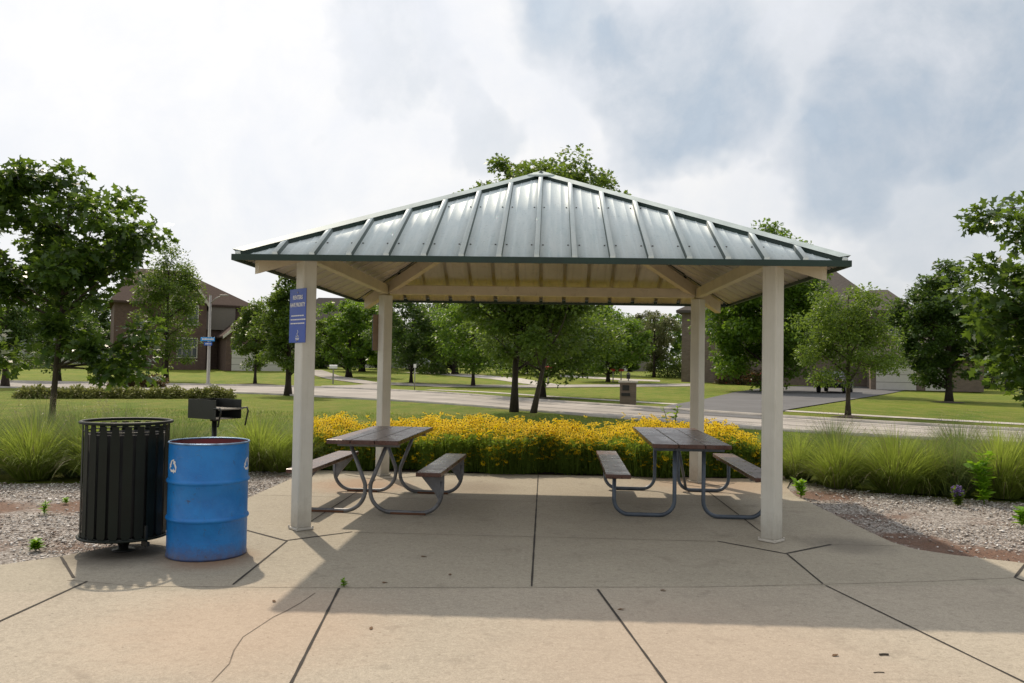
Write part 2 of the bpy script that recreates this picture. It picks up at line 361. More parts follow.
# ------------------------------------------------------------------ mesh tools
class MB:
    def __init__(s): s.v = []; s.f = []; s.m = []; s.sm = []
    def add(s, vs, fs, mi=0, smooth=False):
        b = len(s.v); s.v += [tuple(map(float, v)) for v in vs]
        for f in fs: s.f.append([b+i for i in f]); s.m.append(mi); s.sm.append(smooth)
        return s
    def box(s, c, size, rz=0., mi=0, mat=None, bev=0.):
        hx, hy, hz = [x/2 for x in size]
        Mt = mat if mat is not None else Matrix.Rotation(rz, 3, 'Z')
        c = Vector(c)
        if bev <= 0:
            vs = [c+Mt@Vector((x*hx, y*hy, z*hz)) for x in (-1, 1) for y in (-1, 1) for z in (-1, 1)]
            fs = [(0, 1, 3, 2), (4, 6, 7, 5), (0, 4, 5, 1), (2, 3, 7, 6), (0, 2, 6, 4), (1, 5, 7, 3)]
            return s.add(vs, fs, mi)
        import bmesh
        bm = bmesh.new(); bmesh.ops.create_cube(bm, size=1)
        for v in bm.verts: v.co = Vector((v.co.x*size[0], v.co.y*size[1], v.co.z*size[2]))
        bmesh.ops.bevel(bm, geom=bm.edges[:], offset=bev, segments=2, affect='EDGES', profile=.5)
        bm.verts.index_update()
        vs = [c+Mt@v.co for v in bm.verts]; fs = [[v.index for v in f.verts] for f in bm.faces]
        bm.free(); return s.add(vs, fs, mi)
    def beam(s, a, b, w, h, mi=0, up=(0, 0, 1), plumb=False):
        a = Vector(a); b = Vector(b); d = (b-a); L = d.length; d.normalize(); up = Vector(up)
        sd = d.cross(up).normalized(); u = Vector((0, 0, 1)) if plumb else sd.cross(d).normalized()
        hh = h/2/(abs(u.dot(sd.cross(d).normalized())) if plumb else 1)
        vs = [p+sd*x*w/2+u*z*hh for p in (a, b) for x in (-1, 1) for z in (-1, 1)]
        return s.add(vs, [(0, 1, 3, 2), (4, 6, 7, 5), (0, 4, 5, 1), (2, 3, 7, 6), (0, 2, 6, 4), (1, 5, 7, 3)], mi)
    def tube(s, pts, r, n=8, mi=0, cap=True, smooth=True):
        pts = [Vector(p) for p in pts]; rs = r if hasattr(r, '__len__') else [r]*len(pts)
        b = len(s.v); prev = None; T = None
        for i, p in enumerate(pts):
            t = (pts[min(i+1, len(pts)-1)]-pts[max(i-1, 0)]).normalized()
            if prev is None:
                x = t.orthogonal().normalized()
            else:
                x = (prev-t*prev.dot(t)).normalized()
            prev = x; y = t.cross(x)
            for k in range(n):
                a = 2*math.pi*k/n; s.v.append(tuple(p+(x*math.cos(a)+y*math.sin(a))*rs[i]))
        for i in range(len(pts)-1):
            for k in range(n):
                s.f.append([b+i*n+k, b+i*n+(k+1) % n, b+(i+1)*n+(k+1) % n, b+(i+1)*n+k]); s.m.append(mi); s.sm.append(smooth)
        if cap:
            s.f.append([b+k for k in range(n)][::-1]); s.m.append(mi); s.sm.append(False)
            e = b+(len(pts)-1)*n; s.f.append([e+k for k in range(n)]); s.m.append(mi); s.sm.append(False)
        return s
    def lathe(s, prof, n=48, c=(0, 0, 0), mi=0, close=False, smooth=True):
        b = len(s.v)
        for (r, z) in prof:
            for k in range(n):
                a = 2*math.pi*k/n; s.v.append((c[0]+r*math.cos(a), c[1]+r*math.sin(a), c[2]+z))
        L = len(prof)
        for i in range(L if close else L-1):
            j = (i+1) % L
            for k in range(n):
                s.f.append([b+i*n+k, b+i*n+(k+1) % n, b+j*n+(k+1) % n, b+j*n+k]); s.m.append(mi); s.sm.append(smooth)
        return s
    def poly(s, pts, z0, z1, mi=0):
        n = len(pts)
        vs = [(p[0], p[1], z0) for p in pts]+[(p[0], p[1], z1) for p in pts]
        fs = [list(range(n))[::-1], list(range(n, 2*n))]+[[i, (i+1) % n, n+(i+1) % n, n+i] for i in range(n)]
        return s.add(vs, fs, mi)
    def prism(s, prof, axis_a, axis_b, dirv, L, org=(0, 0, 0), mi=0):
        A = Vector(axis_a); B = Vector(axis_b); D = Vector(dirv); O = Vector(org); n = len(prof)
        vs = [O+A*p[0]+B*p[1] for p in prof]+[O+A*p[0]+B*p[1]+D*L for p in prof]
        fs = [list(range(n)), list(range(n, 2*n))[::-1]]+[[i, n+i, n+(i+1) % n, (i+1) % n] for i in range(n)]
        return s.add(vs, fs, mi)
    def build(s, name, mats, parent=None, recalc=True):
        me = bpy.data.meshes.new(name); me.from_pydata(s.v, [], s.f)
        if not isinstance(mats, (list, tuple)): mats = [mats]
        for m in mats: me.materials.append(m)
        me.polygons.foreach_set('material_index', s.m); me.polygons.foreach_set('use_smooth', s.sm)
        if recalc:
            import bmesh
            bm = bmesh.new(); bm.from_mesh(me); bmesh.ops.recalc_face_normals(bm, faces=bm.faces[:]); bm.to_mesh(me); bm.free()
        me.update(); o = bpy.data.objects.new(name, me); C.objects.link(o)
        if parent: o.parent = parent
        return o
def npmesh(name, V, Fc, mats, parent=None, mi=None):
    V = np.asarray(V, np.float32); Fc = np.asarray(Fc, np.int32)
    me = bpy.data.meshes.new(name); nf, k = Fc.shape
    me.vertices.add(len(V)); me.vertices.foreach_set('co', V.ravel())
    me.loops.add(nf*k); me.loops.foreach_set('vertex_index', Fc.ravel())
    me.polygons.add(nf); me.polygons.foreach_set('loop_start', np.arange(0, nf*k, k, dtype=np.int32))
    me.polygons.foreach_set('loop_total', np.full(nf, k, np.int32))
    for m in (mats if isinstance(mats, (list, tuple)) else [mats]): me.materials.append(m)
    if mi is not None: me.polygons.foreach_set('material_index', np.asarray(mi, np.int32))
    me.update(calc_edges=True); me.validate()
    o = bpy.data.objects.new(name, me); C.objects.link(o)
    if parent: o.parent = parent
    return o
def tag(o, label=None, cat=None, group=None, kind=None):
    if label: o['label'] = label
    if cat: o['category'] = cat
    if group: o['group'] = group
    if kind: o['kind'] = kind
    return o
def empty(name, loc=(0, 0, 0), rz=0., label=None, cat=None, group=None):
    o = bpy.data.objects.new(name, None); C.objects.link(o); o.location = Vector([float(x) for x in loc]); o.rotation_euler = (0, 0, rz)
    o.empty_display_size = .2
    return tag(o, label, cat, group)
def copy_tree(o, parent=None):
    c = o.copy(); C.objects.link(c)
    if parent: c.parent = parent
    for ch in list(o.children): copy_tree(ch, c)
    return c
def fillet(pts, r, seg=7):
    pts = [Vector(p) for p in pts]; o = [pts[0]]
    for i in range(1, len(pts)-1):
        a, b, c = pts[i-1], pts[i], pts[i+1]; rr = r[i-1] if hasattr(r, '__len__') else r
        d1 = (a-b).normalized(); d2 = (c-b).normalized(); ang = d1.angle(d2)
        L = min(rr/math.tan(ang/2), (a-b).length*.95, (c-b).length*.95); rr = L*math.tan(ang/2)
        ce = b+(d1+d2).normalized()*(rr/math.sin(ang/2))
        p1 = b+d1*L-ce; p2 = b+d2*L-ce; w = p1.angle(p2)
        for k in range(seg+1):
            t = k/seg; o.append(ce+(p1*math.sin((1-t)*w)+p2*math.sin(t*w))/math.sin(w))
    o.append(pts[-1]); return o
def text_mesh(name, s, size, mat, parent, loc, rot, width=None, ext=.0008, bold=0.):
    cu = bpy.data.curves.new(name, 'FONT'); cu.body = s; cu.size = size; cu.align_x = 'CENTER'; cu.align_y = 'CENTER'; cu.extrude = ext; cu.offset = bold
    t = bpy.data.objects.new(name+'_tmp', cu); C.objects.link(t)
    bpy.context.view_layer.update()
    me = bpy.data.meshes.new_from_object(t.evaluated_get(bpy.context.evaluated_depsgraph_get()))
    bpy.data.objects.remove(t); bpy.data.curves.remove(cu)
    if width:
        xs = [v.co.x for v in me.vertices]; k = width/(max(xs)-min(xs))
        for v in me.vertices: v.co.x *= k
    me.materials.clear(); me.materials.append(mat)
    o = bpy.data.objects.new(name, me); C.objects.link(o); o.parent = parent; o.location = loc; o.rotation_euler = rot
    return o

# ------------------------------------------------------------------ ground
def ground():
    xs = np.concatenate([[-900, -500, -250], np.arange(-120, 121, 3.), [250, 500, 900]])
    ys = np.concatenate([[-300, -100, -40], np.arange(-20, 181, 3.), [250, 400, 700, 1200]])
    X, Y = np.meshgrid(xs, ys); Z = hgt(X, Y)-.03
    V = np.stack([X, Y, Z], -1).reshape(-1, 3); nx = len(xs)
    i, j = np.meshgrid(np.arange(len(ys)-1), np.arange(nx-1), indexing='ij'); a = (i*nx+j).ravel()
    o = npmesh('lawn', V, np.stack([a, a+1, a+nx+1, a+nx], 1), M['lawn']); tag(o, kind='structure')
ground()
def strip(name, A, B, mat, dz, nseg=None, cross=4, parent=None):
    A = np.array([p[:2] for p in A]); B = np.array([p[:2] for p in B])
    def res(P, n):
        d = np.concatenate([[0], np.cumsum(np.linalg.norm(np.diff(P, axis=0), axis=1))]); t = np.linspace(0, d[-1], n)
        return np.stack([np.interp(t, d, P[:, 0]), np.interp(t, d, P[:, 1])], 1)
    n = nseg or max(6, int(np.linalg.norm(np.diff(A, axis=0), axis=1).sum()/2))
    a, b = res(A, n), res(B, n); V = []
    for k in range(cross+1):
        p = a+(b-a)*k/cross; V.append(np.column_stack([p, hgt(p[:, 0], p[:, 1])+dz]))
    V = np.array(V).transpose(1, 0, 2).reshape(-1, 3); c = cross+1
    i, j = np.meshgrid(np.arange(n-1), np.arange(cross), indexing='ij'); q = (i*c+j).ravel()
    o = npmesh(name, V, np.stack([q, q+1, q+c+1, q+c], 1), mat); tag(o, kind='structure')
    return a, b
def smoothline(P, it=2):
    P = np.array([p[:2] for p in P])
    for _ in range(it):
        Q = [P[0]]
        for i in range(len(P)-1): Q += [P[i]*.75+P[i+1]*.25, P[i]*.25+P[i+1]*.75]
        P = np.array(Q+[P[-1]])
    return P
near = smoothline([(-95, 26), (-40, 31.5)]+[gp(*p) for p in ((232, 392), (320, 396.5), (440, 402.5), (540, 411), (640, 419), (780, 430), (1024, 443.5))]+[(22, .5), (60, -20)])
far = smoothline([(-95, 35), (-42, 39.5)]+[gp(*p) for p in ((222, 385.5), (320, 387.5), (440, 393), (540, 401.5), (640, 408), (780, 418), (1024, 432))]+[(27, 3), (65, -14)])
strip('street', near, far, M['street'], .0)
def kerb(P, name, w=.16, hh=.1):
    P = np.array(P); d = np.gradient(P, axis=0); d /= np.linalg.norm(d, axis=1)[:, None]; nn = np.stack([-d[:, 1], d[:, 0]], 1)
    V = []; 
    for k in range(len(P)):
        z = float(hgt(*P[k]))
        for (o_, zz) in ((0, -.03), (0, hh), (w, hh), (w, -.03)): V.append((*(P[k]+nn[k]*o_), z+zz))
    Fc = [[4*i+j, 4*i+j+1, 4*i+5+j, 4*i+4+j] for i in range(len(P)-1) for j in range(3)]
    tag(npmesh(name, V, Fc, M['walk']), kind='structure')
def offs(P, w):
    P = np.array(P); d = np.gradient(P, axis=0); d /= np.linalg.norm(d, axis=1)[:, None]; return P+np.stack([-d[:, 1], d[:, 0]], 1)*w
strip('gutter', near, offs(near, .45), M['walk'], .006, None, 1)
strip('gutter', offs(far, -.45), far, M['walk'], .006, None, 1)
for fr in (.36, .7):
    c_ = near[:, :2]*(1-fr)+np.array([[np.interp(t, np.linspace(0, 1, len(far)), far[:, k]) for k in (0, 1)] for t in np.linspace(0, 1, len(near))])*fr
    strip('tar_seam', c_, offs(c_, .07), M['asphalt'], .011, None, 1)
kerb(far, 'kerb', .16, .09)
kerb(near, 'kerb', -.16, .05)
sw = np.array([gp(*p)[:2] for p in ((424, 389.5), (480, 391.5), (540, 396), (680, 404.5), (780, 410.5), (1024, 425))]+[(31, 5.5), (66, -11)]); sw = smoothline(sw)
strip('sidewalk', sw, sw+np.array([.35, .95]), M['walk'], -.015, cross=1)
# pale side street and drives beyond it, all flat on the land
strip('side_street', [gp(*p) for p in ((296, 370), (326, 378.5), (366, 384), (450, 387), (530, 387.5), (700, 386))], [gp(*p) for p in ((322, 370), (340, 376), (376, 382), (450, 384.5), (530, 385), (700, 383.5))], M['street'], .006, 60)
strip('side_street', [gp(*p) for p in ((318, 388), (350, 388), (380, 388.5))], [gp(*p) for p in ((322, 385.6), (350, 385.2), (378, 383.5))], M['street'], .002, 10)
strip('driveway', [gp(*p) for p in ((404, 372.2), (440, 374.6), (490, 378.6), (540, 385.5))], [gp(*p) for p in ((440, 372), (470, 374), (520, 378), (560, 384.5))], M['walk'], -.006, 40)
strip('far_walk', [gp(*p) for p in ((560, 376.5), (620, 380), (660, 381.5))], [gp(*p) for p in ((560, 374.5), (620, 378.3), (660, 380))], M['walk'], -.008, 30)
strip('asphalt_driveway', [gp(*p) for p in ((628, 410), (660, 407), (700, 400), (735, 392), (765, 387.5), (800, 386))], [gp(*p) for p in ((762, 419), (785, 410), (835, 402), (880, 395), (915, 388), (940, 386.5))], M['asphalt'], .009, 40, 12)
strip('sidewalk', [(-95, 38.5), (-60, 40.5), gp(0, 383.8), gp(60, 382.4)], [(-95, 40), (-60, 42), gp(0, 382.2), gp(60, 381.2)], M['walk'], -.01, 30, 1)

# patio: real slab, 10 cm thick, top at z = 0
arcL = [(-3.19, 2.22), (-3.19, -1.9), (-3.24, -2.3), (-3.36, -2.65), (-3.58, -3.06), (-3.9, -3.42), (-4.6, -3.75), (-6.2, -4.05), (-12, -4.4), (-30, -5)]
arcR = [(3.19, 2.22), (3.17, -1.3), (3.19, -1.75), (3.27, -2.02), (3.5, -2.21), (3.95, -2.45), (4.6, -2.68), (5.6, -2.9), (8, -3.2), (14, -3.8), (30, -5.5)]
# the slab narrows a little towards its back corners on the right where it flares to the flower bed
def patio():
    root = arcR[::-1]+[(3.42, 2.37), (0, 2.21)]+arcL[0:] if False else None
    P = [(30, -30)]+arcR[::-1][:-1]+[(3.12, .9), (3.2, 1.5), (3.45, 2.2), (3.55, 2.35), (0, 2.24), (-3.19, 2.2)]+arcL[1:]+[(-30, -30)]
    mb = MB(); mb.poly(P, -.11, 0)
    o = mb.build('patio', M['concrete']); tag(o, kind='structure')
    def line(pts, w, mat, nm, z=.0025, wob=0.):
        mb = MB(); pts = [np.array(p, float) for p in pts]
        Q = []
        for a, b in zip(pts[:-1], pts[1:]):
            n = max(1, int(np.linalg.norm(b-a)/.12))
            Q += [a+(b-a)*k/n for k in range(n)]
        Q.append(pts[-1]); Q = np.array(Q)
        d = np.gradient(Q, axis=0); d /= np.linalg.norm(d, axis=1)[:, None]; nn = np.stack([-d[:, 1], d[:, 0]], 1)
        Q = Q+nn*rng.normal(0, wob, (len(Q), 1)); ww = w*(1+rng.uniform(-.25, .25, len(Q)))
        V = np.zeros((2*len(Q), 3)); V[0::2, :2] = Q+nn*ww[:, None]/2; V[1::2, :2] = Q-nn*ww[:, None]/2; V[:, 2] = z
        Fc = [[2*i, 2*i+1, 2*i+3, 2*i+2] for i in range(len(Q)-1)]
        c = npmesh(nm, V, Fc, mat, o); c['kind'] = 'structure'
    J = M['joint']; K = M['sawcut']
    for sx in (-1, 1):
        fl = 1
        line([(sx*2.60, -1.93), (sx*2.09, -2.34), (sx*1.62, -1.91)], .026, J, 'joint')
        for sy2 in (1,):
            line([(sx*2.6, 1.80), (sx*2.1, 1.40), (sx*1.62, 1.80)], .018, J, 'joint', .0028)
    line([(-2.07, -2.36), (-2.0, -3.74)], .015, J, 'joint', .0034)
    line([(2.1, -2.36), (2.085, -3.28)], .015, J, 'joint', .0034)
    line([(2.09, -3.33), (2.5, -5.2), (2.9, -7.2)], .0135, J, 'joint', .0034)
    line([(0, 2.2), (.02, -3.57)], .0135, J, 'joint', .0034)
    line([(-1.27, -3.75), (-1.08, -5.4), (-.85, -7.5)], .015, J, 'joint', .0034)
    line([(.47, -3.6), (.70, -5.24), (.98, -7.4)], .0135, J, 'joint', .0034)
    line([(-3.0, -3.76), (-3.02, -5.2), (-3.05, -7)], .015, J, 'joint', .0034)
    line([(-3.58, -3.1), (-3.14, -3.68)], .02, J, 'joint', .0034)
    line([(3.95, -2.47), (3.6, -2.95), (3.9, -4.6)], .02, J, 'joint', .0034)
    line([(-3.15, -3.74), (-2.59, -3.84), (-1.27, -3.74), (.03, -3.59), (1.2, -3.46), (2.08, -3.30), (2.9, -3.13), (3.6, -2.95)], .005, K, 'saw_cut', .0022)
    for y in (-1.925, -.03): line([(-3.17, y), (-2.62, y)] if y < -1 else [(-3.17, y), (3.15, y)], .007, K, 'saw_cut', .0022)
    line([(-1.6, -1.925), (1.6, -1.925)], .007, K, 'saw_cut', .0022); line([(2.62, -1.925), (3.2, -1.925)], .007, K, 'saw_cut', .0022)
    line([(-2.1, 1.38), (-2.12, -1.55)], .012, J, 'joint', .0034); line([(2.1, 1.38), (2.12, -1.55)], .012, J, 'joint', .0034)
    cr1 = [tuple(gp(*q)[:2]) for q in ((314, 593), (298, 603), (284, 611), (262, 624), (243, 637), (234, 650), (227, 664), (214, 682))]
    line(cr1, .006, K, 'crack', .002, .007)
    line([(-2.62, -2.5), (-3.0, -2.45)], .006, K, 'crack', .002, .006)
patio()

# gravel beds and stone chips
def gravel():
    for P, nm in (([(-3.185, 2.2)]+arcL[1:7]+[(-6.2, -4.05), (-12, -4.4), (-12, .6), (-8, .5), (-6.5, .45), (-5.2, .75), (-4.2, 1.7), (-3.6, 2.35)], 'gravel_bed'),
                  ([(3.45, 2.2), (3.2, 1.5), (3.12, .9), (3.17, -1.3)]+arcR[2:9]+[(12, -3.6), (13, .3), (8, .6), (5.5, .8), (4.2, 1.3), (3.7, 2.2)], 'gravel_bed')):
        mb = MB(); mb.add([(p[0], p[1], -.018) for p in P], [list(range(len(P)))]); tag(mb.build(nm, M['gravel'], recalc=False), kind='structure')
    def inpoly(P, X):
        P = np.array(P); c = np.zeros(len(X), bool); j = len(P)-1
        for i in range(len(P)):
            xi, yi = P[i]; xj, yj = P[j]
            k = ((yi > X[:, 1]) != (yj > X[:, 1])) & (X[:, 0] < (xj-xi)*(X[:, 1]-yi)/(yj-yi+1e-12)+xi); c ^= k; j = i
        return c
    PL = [(-3.2, 2.2)]+[(x-.01, y) for x, y in arcL[1:7]]+[(-6.4, -4.1), (-8.2, -3.2), (-8.2, .5), (-6.5, .45), (-5.2, .75), (-4.2, 1.7), (-3.6, 2.35)]
    PR = [(3.45, 2.2), (3.2, 1.5), (3.13, .9), (3.18, -1.3)]+[(x+.01, y) for x, y in arcR[2:9]]+[(8.2, .5), (5.5, .8), (4.2, 1.3), (3.7, 2.2)]
    X = rng.uniform((-8.2, -4.2), (8.2, 2.3), (95000, 2)); 
    keep = inpoly(PL, X) | inpoly(PR, X); X = X[keep]
    # bare brown soil patches carry fewer chips
    bare = np.sin(X[:, 0]*1.9+X[:, 1]*.7)+np.sin(X[:, 1]*2.7-X[:, 0]*.9)+rng.normal(0, .5, len(X))
    nearedge = np.abs(X[:, 0]) < 3.42+.28*np.clip(-X[:, 1]-1.6, 0, 2)
    k = (bare < 1.15) & ~((rng.random(len(X)) < .7) & nearedge & (X[:, 0] > 0)); X = X[k]
    for (x, y, r) in ((3.45, -1.55, .4), (3.65, -1.95, .42), (4.1, -2.25, .42), (4.7, -2.45, .42), (5.3, -2.6, .4), (3.5, 1.0, .5), (-4.7, -.9, .5), (-4.0, -.8, .4), (-5.6, -1.1, .5)):
        X = X[(np.hypot(X[:, 0]-x, X[:, 1]-y) > r*rng.uniform(.6, 1.1, len(X))) | (rng.random(len(X)) < .22)]
    N = len(X); s = rng.uniform(.006, .017, N)
    s = np.where(rng.random(N) < .1, s*1.6, s)
    base = np.array([(1, 0, 0), (-.5, .87, 0), (-.5, -.87, 0), (.1, .1, .8), (0, 0, -.6)], float)
    B = base[None]*(1+rng.uniform(-.35, .35, (N, 5, 3)))
    a = rng.uniform(0, 6.28, N); ca, sa = np.cos(a), np.sin(a)
    st = rng.uniform(.55, 1.8, N)
    x = B[:, :, 0]*st[:, None]; y = B[:, :, 1]; z = B[:, :, 2]*.6
    tl = rng.uniform(-.6, .6, N)[:, None]; z2 = z+x*tl
    V = np.stack([(x*ca[:, None]-y*sa[:, None])*s[:, None]+X[:, :1], (x*sa[:, None]+y*ca[:, None])*s[:, None]+X[:, 1:], z2*s[:, None]-.013+rng.uniform(0, .012, N)[:, None]], -1).reshape(-1, 3)
    f = np.array([(0, 1, 3), (1, 2, 3), (2, 0, 3), (1, 0, 4), (2, 1, 4), (0, 2, 4)]); Fc = (f[None]+5*np.arange(N)[:, None, None]).reshape(-1, 3)
    tag(npmesh('stone_chips', V, Fc, M['stones']), 'grey and pinkish stone chips covering the planting beds beside the patio', 'gravel', kind='stuff')
gravel()

# ------------------------------------------------------------------ foliage tools
def blades(n, base, height, width, spread, droop, seg=4, rnd=rng, jitter=.15, up=.0):
    """arching blades; base (n,2/3), returns V,F"""
    base = np.asarray(base, float)
    if base.shape[1] == 2: base = np.column_stack([base, np.zeros(n)])
    az = rnd.uniform(0, 2*np.pi, n) if np.isscalar(spread) or True else 0
    h = height*(1+rnd.normal(0, jitter, n)); sp = spread*rnd.uniform(.15, 1., n)**.8; dr = droop*rnd.uniform(.3, 1.2, n)
    t = np.linspace(0, 1, seg+1)
    out_ = sp[:, None]*(t**1.4)[None]*h[:, None]
    zz = h[:, None]*(t[None]*(1-0*t)-dr[:, None]*(t**2.6)[None])
    dx, dy = np.cos(az), np.sin(az)
    P = np.stack([base[:, 0:1]+dx[:, None]*out_, base[:, 1:2]+dy[:, None]*out_, base[:, 2:3]+np.maximum(zz, .01)], -1)
    tw = rnd.uniform(0, np.pi, n); wx = np.cos(tw); wy = np.sin(tw)
    w = width*rnd.uniform(.6, 1.3, n)[:, None]*(1-t**1.5*.96)[None]/2
    L = P.copy(); Rr = P.copy()
    L[:, :, 0] -= wx[:, None]*w; L[:, :, 1] -= wy[:, None]*w; Rr[:, :, 0] += wx[:, None]*w; Rr[:, :, 1] += wy[:, None]*w
    V = np.stack([L, Rr], 2).reshape(n, -1, 3)
    f = np.array([[2*i, 2*i+1, 2*i+3, 2*i+2] for i in range(seg)])
    Fc = (f[None]+V.shape[1]*np.arange(n)[:, None, None]).reshape(-1, 4)
    return V.reshape(-1, 3), Fc, P[:, -1]

LEAF = {'oval': (np.array([(0, 0, 0), (.35, .28, .05), (1, 0, -.08), (.35, -.28, .05)]), np.array([(0, 1, 2, 3)])),
        'oak': (np.array([(0, 0, 0), (.18, .10, .02), (.25, .34, .06), (.42, .14, .03), (.62, .38, .05), (.72, .14, 0), (1., .0, -.08), (.72, -.14, 0), (.62, -.38, .05), (.42, -.14, .03), (.25, -.34, .06), (.18, -.10, .02)]), None)}
def leaves(cent, size, kind='oval', rnd=rng, flat=.6, outward=None):
    n = len(cent); T, _ = LEAF[kind]; s = size*rnd.uniform(.6, 1.25, n)
    # random frames: leaf axis d, normal biased upwards
    d = rnd.normal(0, 1, (n, 3)); d[:, 2] = d[:, 2]*.5-.25
    if outward is not None: d += outward*1.1
    d /= np.linalg.norm(d, axis=1)[:, None]
    u = rnd.normal(0, flat, (n, 3)); u[:, 2] += 1.
    sd = np.cross(u, d); sd /= np.linalg.norm(sd, axis=1)[:, None]+1e-9; nn = np.cross(d, sd)
    V = cent[:, None]+(T[None, :, 0:1]*d[:, None]+T[None, :, 1:2]*sd[:, None]+T[None, :, 2:3]*nn[:, None])*s[:, None, None]
    k = len(T)
    return V.reshape(-1, 3), (np.arange(k)[None]+k*np.arange(n)[:, None])

def make_tree(name, loc, H, cb, rx, leafm, barkm, nleaf, lsize, tr, label, cat='tree', group=None, kind='oval', seed=0, lean=(0, 0), off=(0, 0), shape=1., nclump=60, clump=.5, shell=.35, fork=0, pw=1.0, low=.5, sy=1.0, rz=0., extra=None):
    """H height, cb crown base height, rx crown radius; crown fills cb..H"""
    r = np.random.default_rng(seed+100)
    root = empty(name, loc, rz, label, cat, group)
    cz = (H+cb)/2; rzz = (H-cb)/2
    top = np.array([off[0]*.8+lean[0]*H, off[1]*.8+lean[1]*H, cb+(H-cb)*.8])
    mb = MB(); nt = 9
    tp = []
    for i in range(nt):
        t = i/(nt-1); tp.append(np.array([0, 0, -.05])*(1-t)+top*t+np.array([r.normal(0, .02), r.normal(0, .02), 0])*H*.12*t*(i > 1))
    rad = [tr*(1.45 if i == 0 else 1.)*(1-.80*(i/(nt-1))) for i in range(nt)]
    mb.tube(tp, rad, 9)
    tpa = np.array(tp)
    # clump centres
    Cn = []
    tries = 0
    while len(Cn) < nclump and tries < 20000:
        tries += 1
        v = r.normal(0, 1, 3); v /= np.linalg.norm(v); q = shell+(1-shell)*r.random()**.6
        p = v*q
        zn = p[2]   # crown profile: narrower towards the top for shape>1
        wz = 1.0
        if zn > 0: wz = (1-zn)**((shape-1)*.6) if shape > 1 else 1.
        pp = np.array([off[0]*(.5+.5*zn)+p[0]*rx*wz, off[1]*(.5+.5*zn)+p[1]*rx*wz*sy, cz+p[2]*rzz])
        if all(np.linalg.norm((pp-c)) > clump*.55*min(1, 40/nclump+.4) for c in Cn): Cn.append(pp)
    Cn = np.array(Cn)
    if extra is not None: Cn = np.concatenate([Cn, np.array(extra, float)])
    # limbs reach towards clumps
    order = np.argsort(Cn[:, 2]); limb_ids = order[::max(1, len(order)//16)]
    nodes = []
    def limb(a, b, r0, r1, sag=.12, n=6):
        a = np.array(a); b = np.array(b); m = (a+b)/2+np.array([0, 0, sag*np.linalg.norm(b-a)])*(-.2)+r.normal(0, .05, 3)*np.linalg.norm(b-a)
        pts = [(1-t)**2*a+2*t*(1-t)*m+t*t*b for t in np.linspace(0, 1, n)]
        mb.tube(pts, [r0+(r1-r0)*t for t in np.linspace(0, 1, n)], 6)
        nodes.extend([(p, r0+(r1-r0)*k/(n-1)) for k, p in enumerate(pts)])
    for li in limb_ids:
        c = Cn[li]; zc = max(cb*.85, min(c[2]-np.linalg.norm(c[:2])*.75, top[2]*.95)); i = np.interp(zc, tpa[:, 2], np.arange(nt)); k = int(i); fr = i-k
        a = tpa[k]*(1-fr)+tpa[min(k+1, nt-1)]*fr; rr = rad[k]
        limb(a, a+(c-a)*.92, min(rr*.6, tr*.45), tr*.10)
    if fork:
        limb(tpa[2]*.3+np.array([0, 0, cb*.62]), Cn[order[len(order)//2]], tr*.7, tr*.2)
    NP = np.array([p for p, _ in nodes])
    for ci, c in enumerate(Cn):
        j = np.argmin(np.linalg.norm(NP-c, axis=1)+np.maximum(0, NP[:, 2]-c[2])*.5)
        if np.linalg.norm(NP[j]-c) > .05:
            mm = (NP[j]+c)/2+r.normal(0, .05, 3)
            mb.tube([NP[j], mm, c], [tr*.09+.004, tr*.06+.003, .003], 4, cap=False)
    mb.build('trunk', barkm, root, recalc=False)
    # leaves around clumps, flattened sprays, unequal densities
    wts = r.uniform(.35, 1.4, len(Cn)); wts /= wts.sum(); idx = r.choice(len(Cn), nleaf, p=wts)
    g = r.normal(0, 1, (nleaf, 3)); g /= np.linalg.norm(g, axis=1)[:, None]; g *= (r.random(nleaf)**.45)[:, None]
    cs = (clump*r.uniform(.6, 1.25, len(Cn)))[idx]
    P = Cn[idx]+g*cs[:, None]*np.array([1., 1., .62]); P[:, 2] -= .12*(g[:, 0]**2+g[:, 1]**2)*cs
    V, Fc = leaves(P, lsize, kind, r, .55, g*.9)
    npmesh('crown', V, Fc, leafm, root)
    return root

def bush(name, loc, rx, ry, H, mat, n, ls, label, cat='shrub', group=None, seed=0, flowers=None):
    r = np.random.default_rng(seed)
    v = r.normal(0, 1, (n, 3)); v /= np.linalg.norm(v, axis=1)[:, None]; v[:, 2] = np.abs(v[:, 2])
    q = r.random(n)**.3; bumpy = 1+.16*np.sin(v[:, 0]*7+seed)+.14*np.cos(v[:, 1]*6+v[:, 2]*5)
    P = v*(q*bumpy)[:, None]*np.array([rx, ry, H*.92]); P[:, 2] = np.maximum(P[:, 2], .03)
    V, Fc = leaves(P, ls, 'oval', r, .8, v)
    root = empty(name, loc, 0, label, cat, group)
    npmesh('foliage', V, Fc, mat, root)
    mb = MB()
    for k in range(6):
        a = r.uniform(0, 6.28); mb.tube([(0, 0, -.02), (rx*.3*math.cos(a), ry*.3*math.sin(a), H*.4), (rx*.6*math.cos(a), ry*.6*math.sin(a), H*.75)], [.02*H+.004, .015*H, .004], 5)
    mb.build('stem', M['barkdark'], root, recalc=False)
    if flowers:
        m2, k, s2 = flowers; kk = r.choice(n, k); V, Fc = leaves(P[kk]*1.04, s2, 'oval', r, .8, v[kk]); npmesh('blossoms', V, Fc, m2, root)
    return root

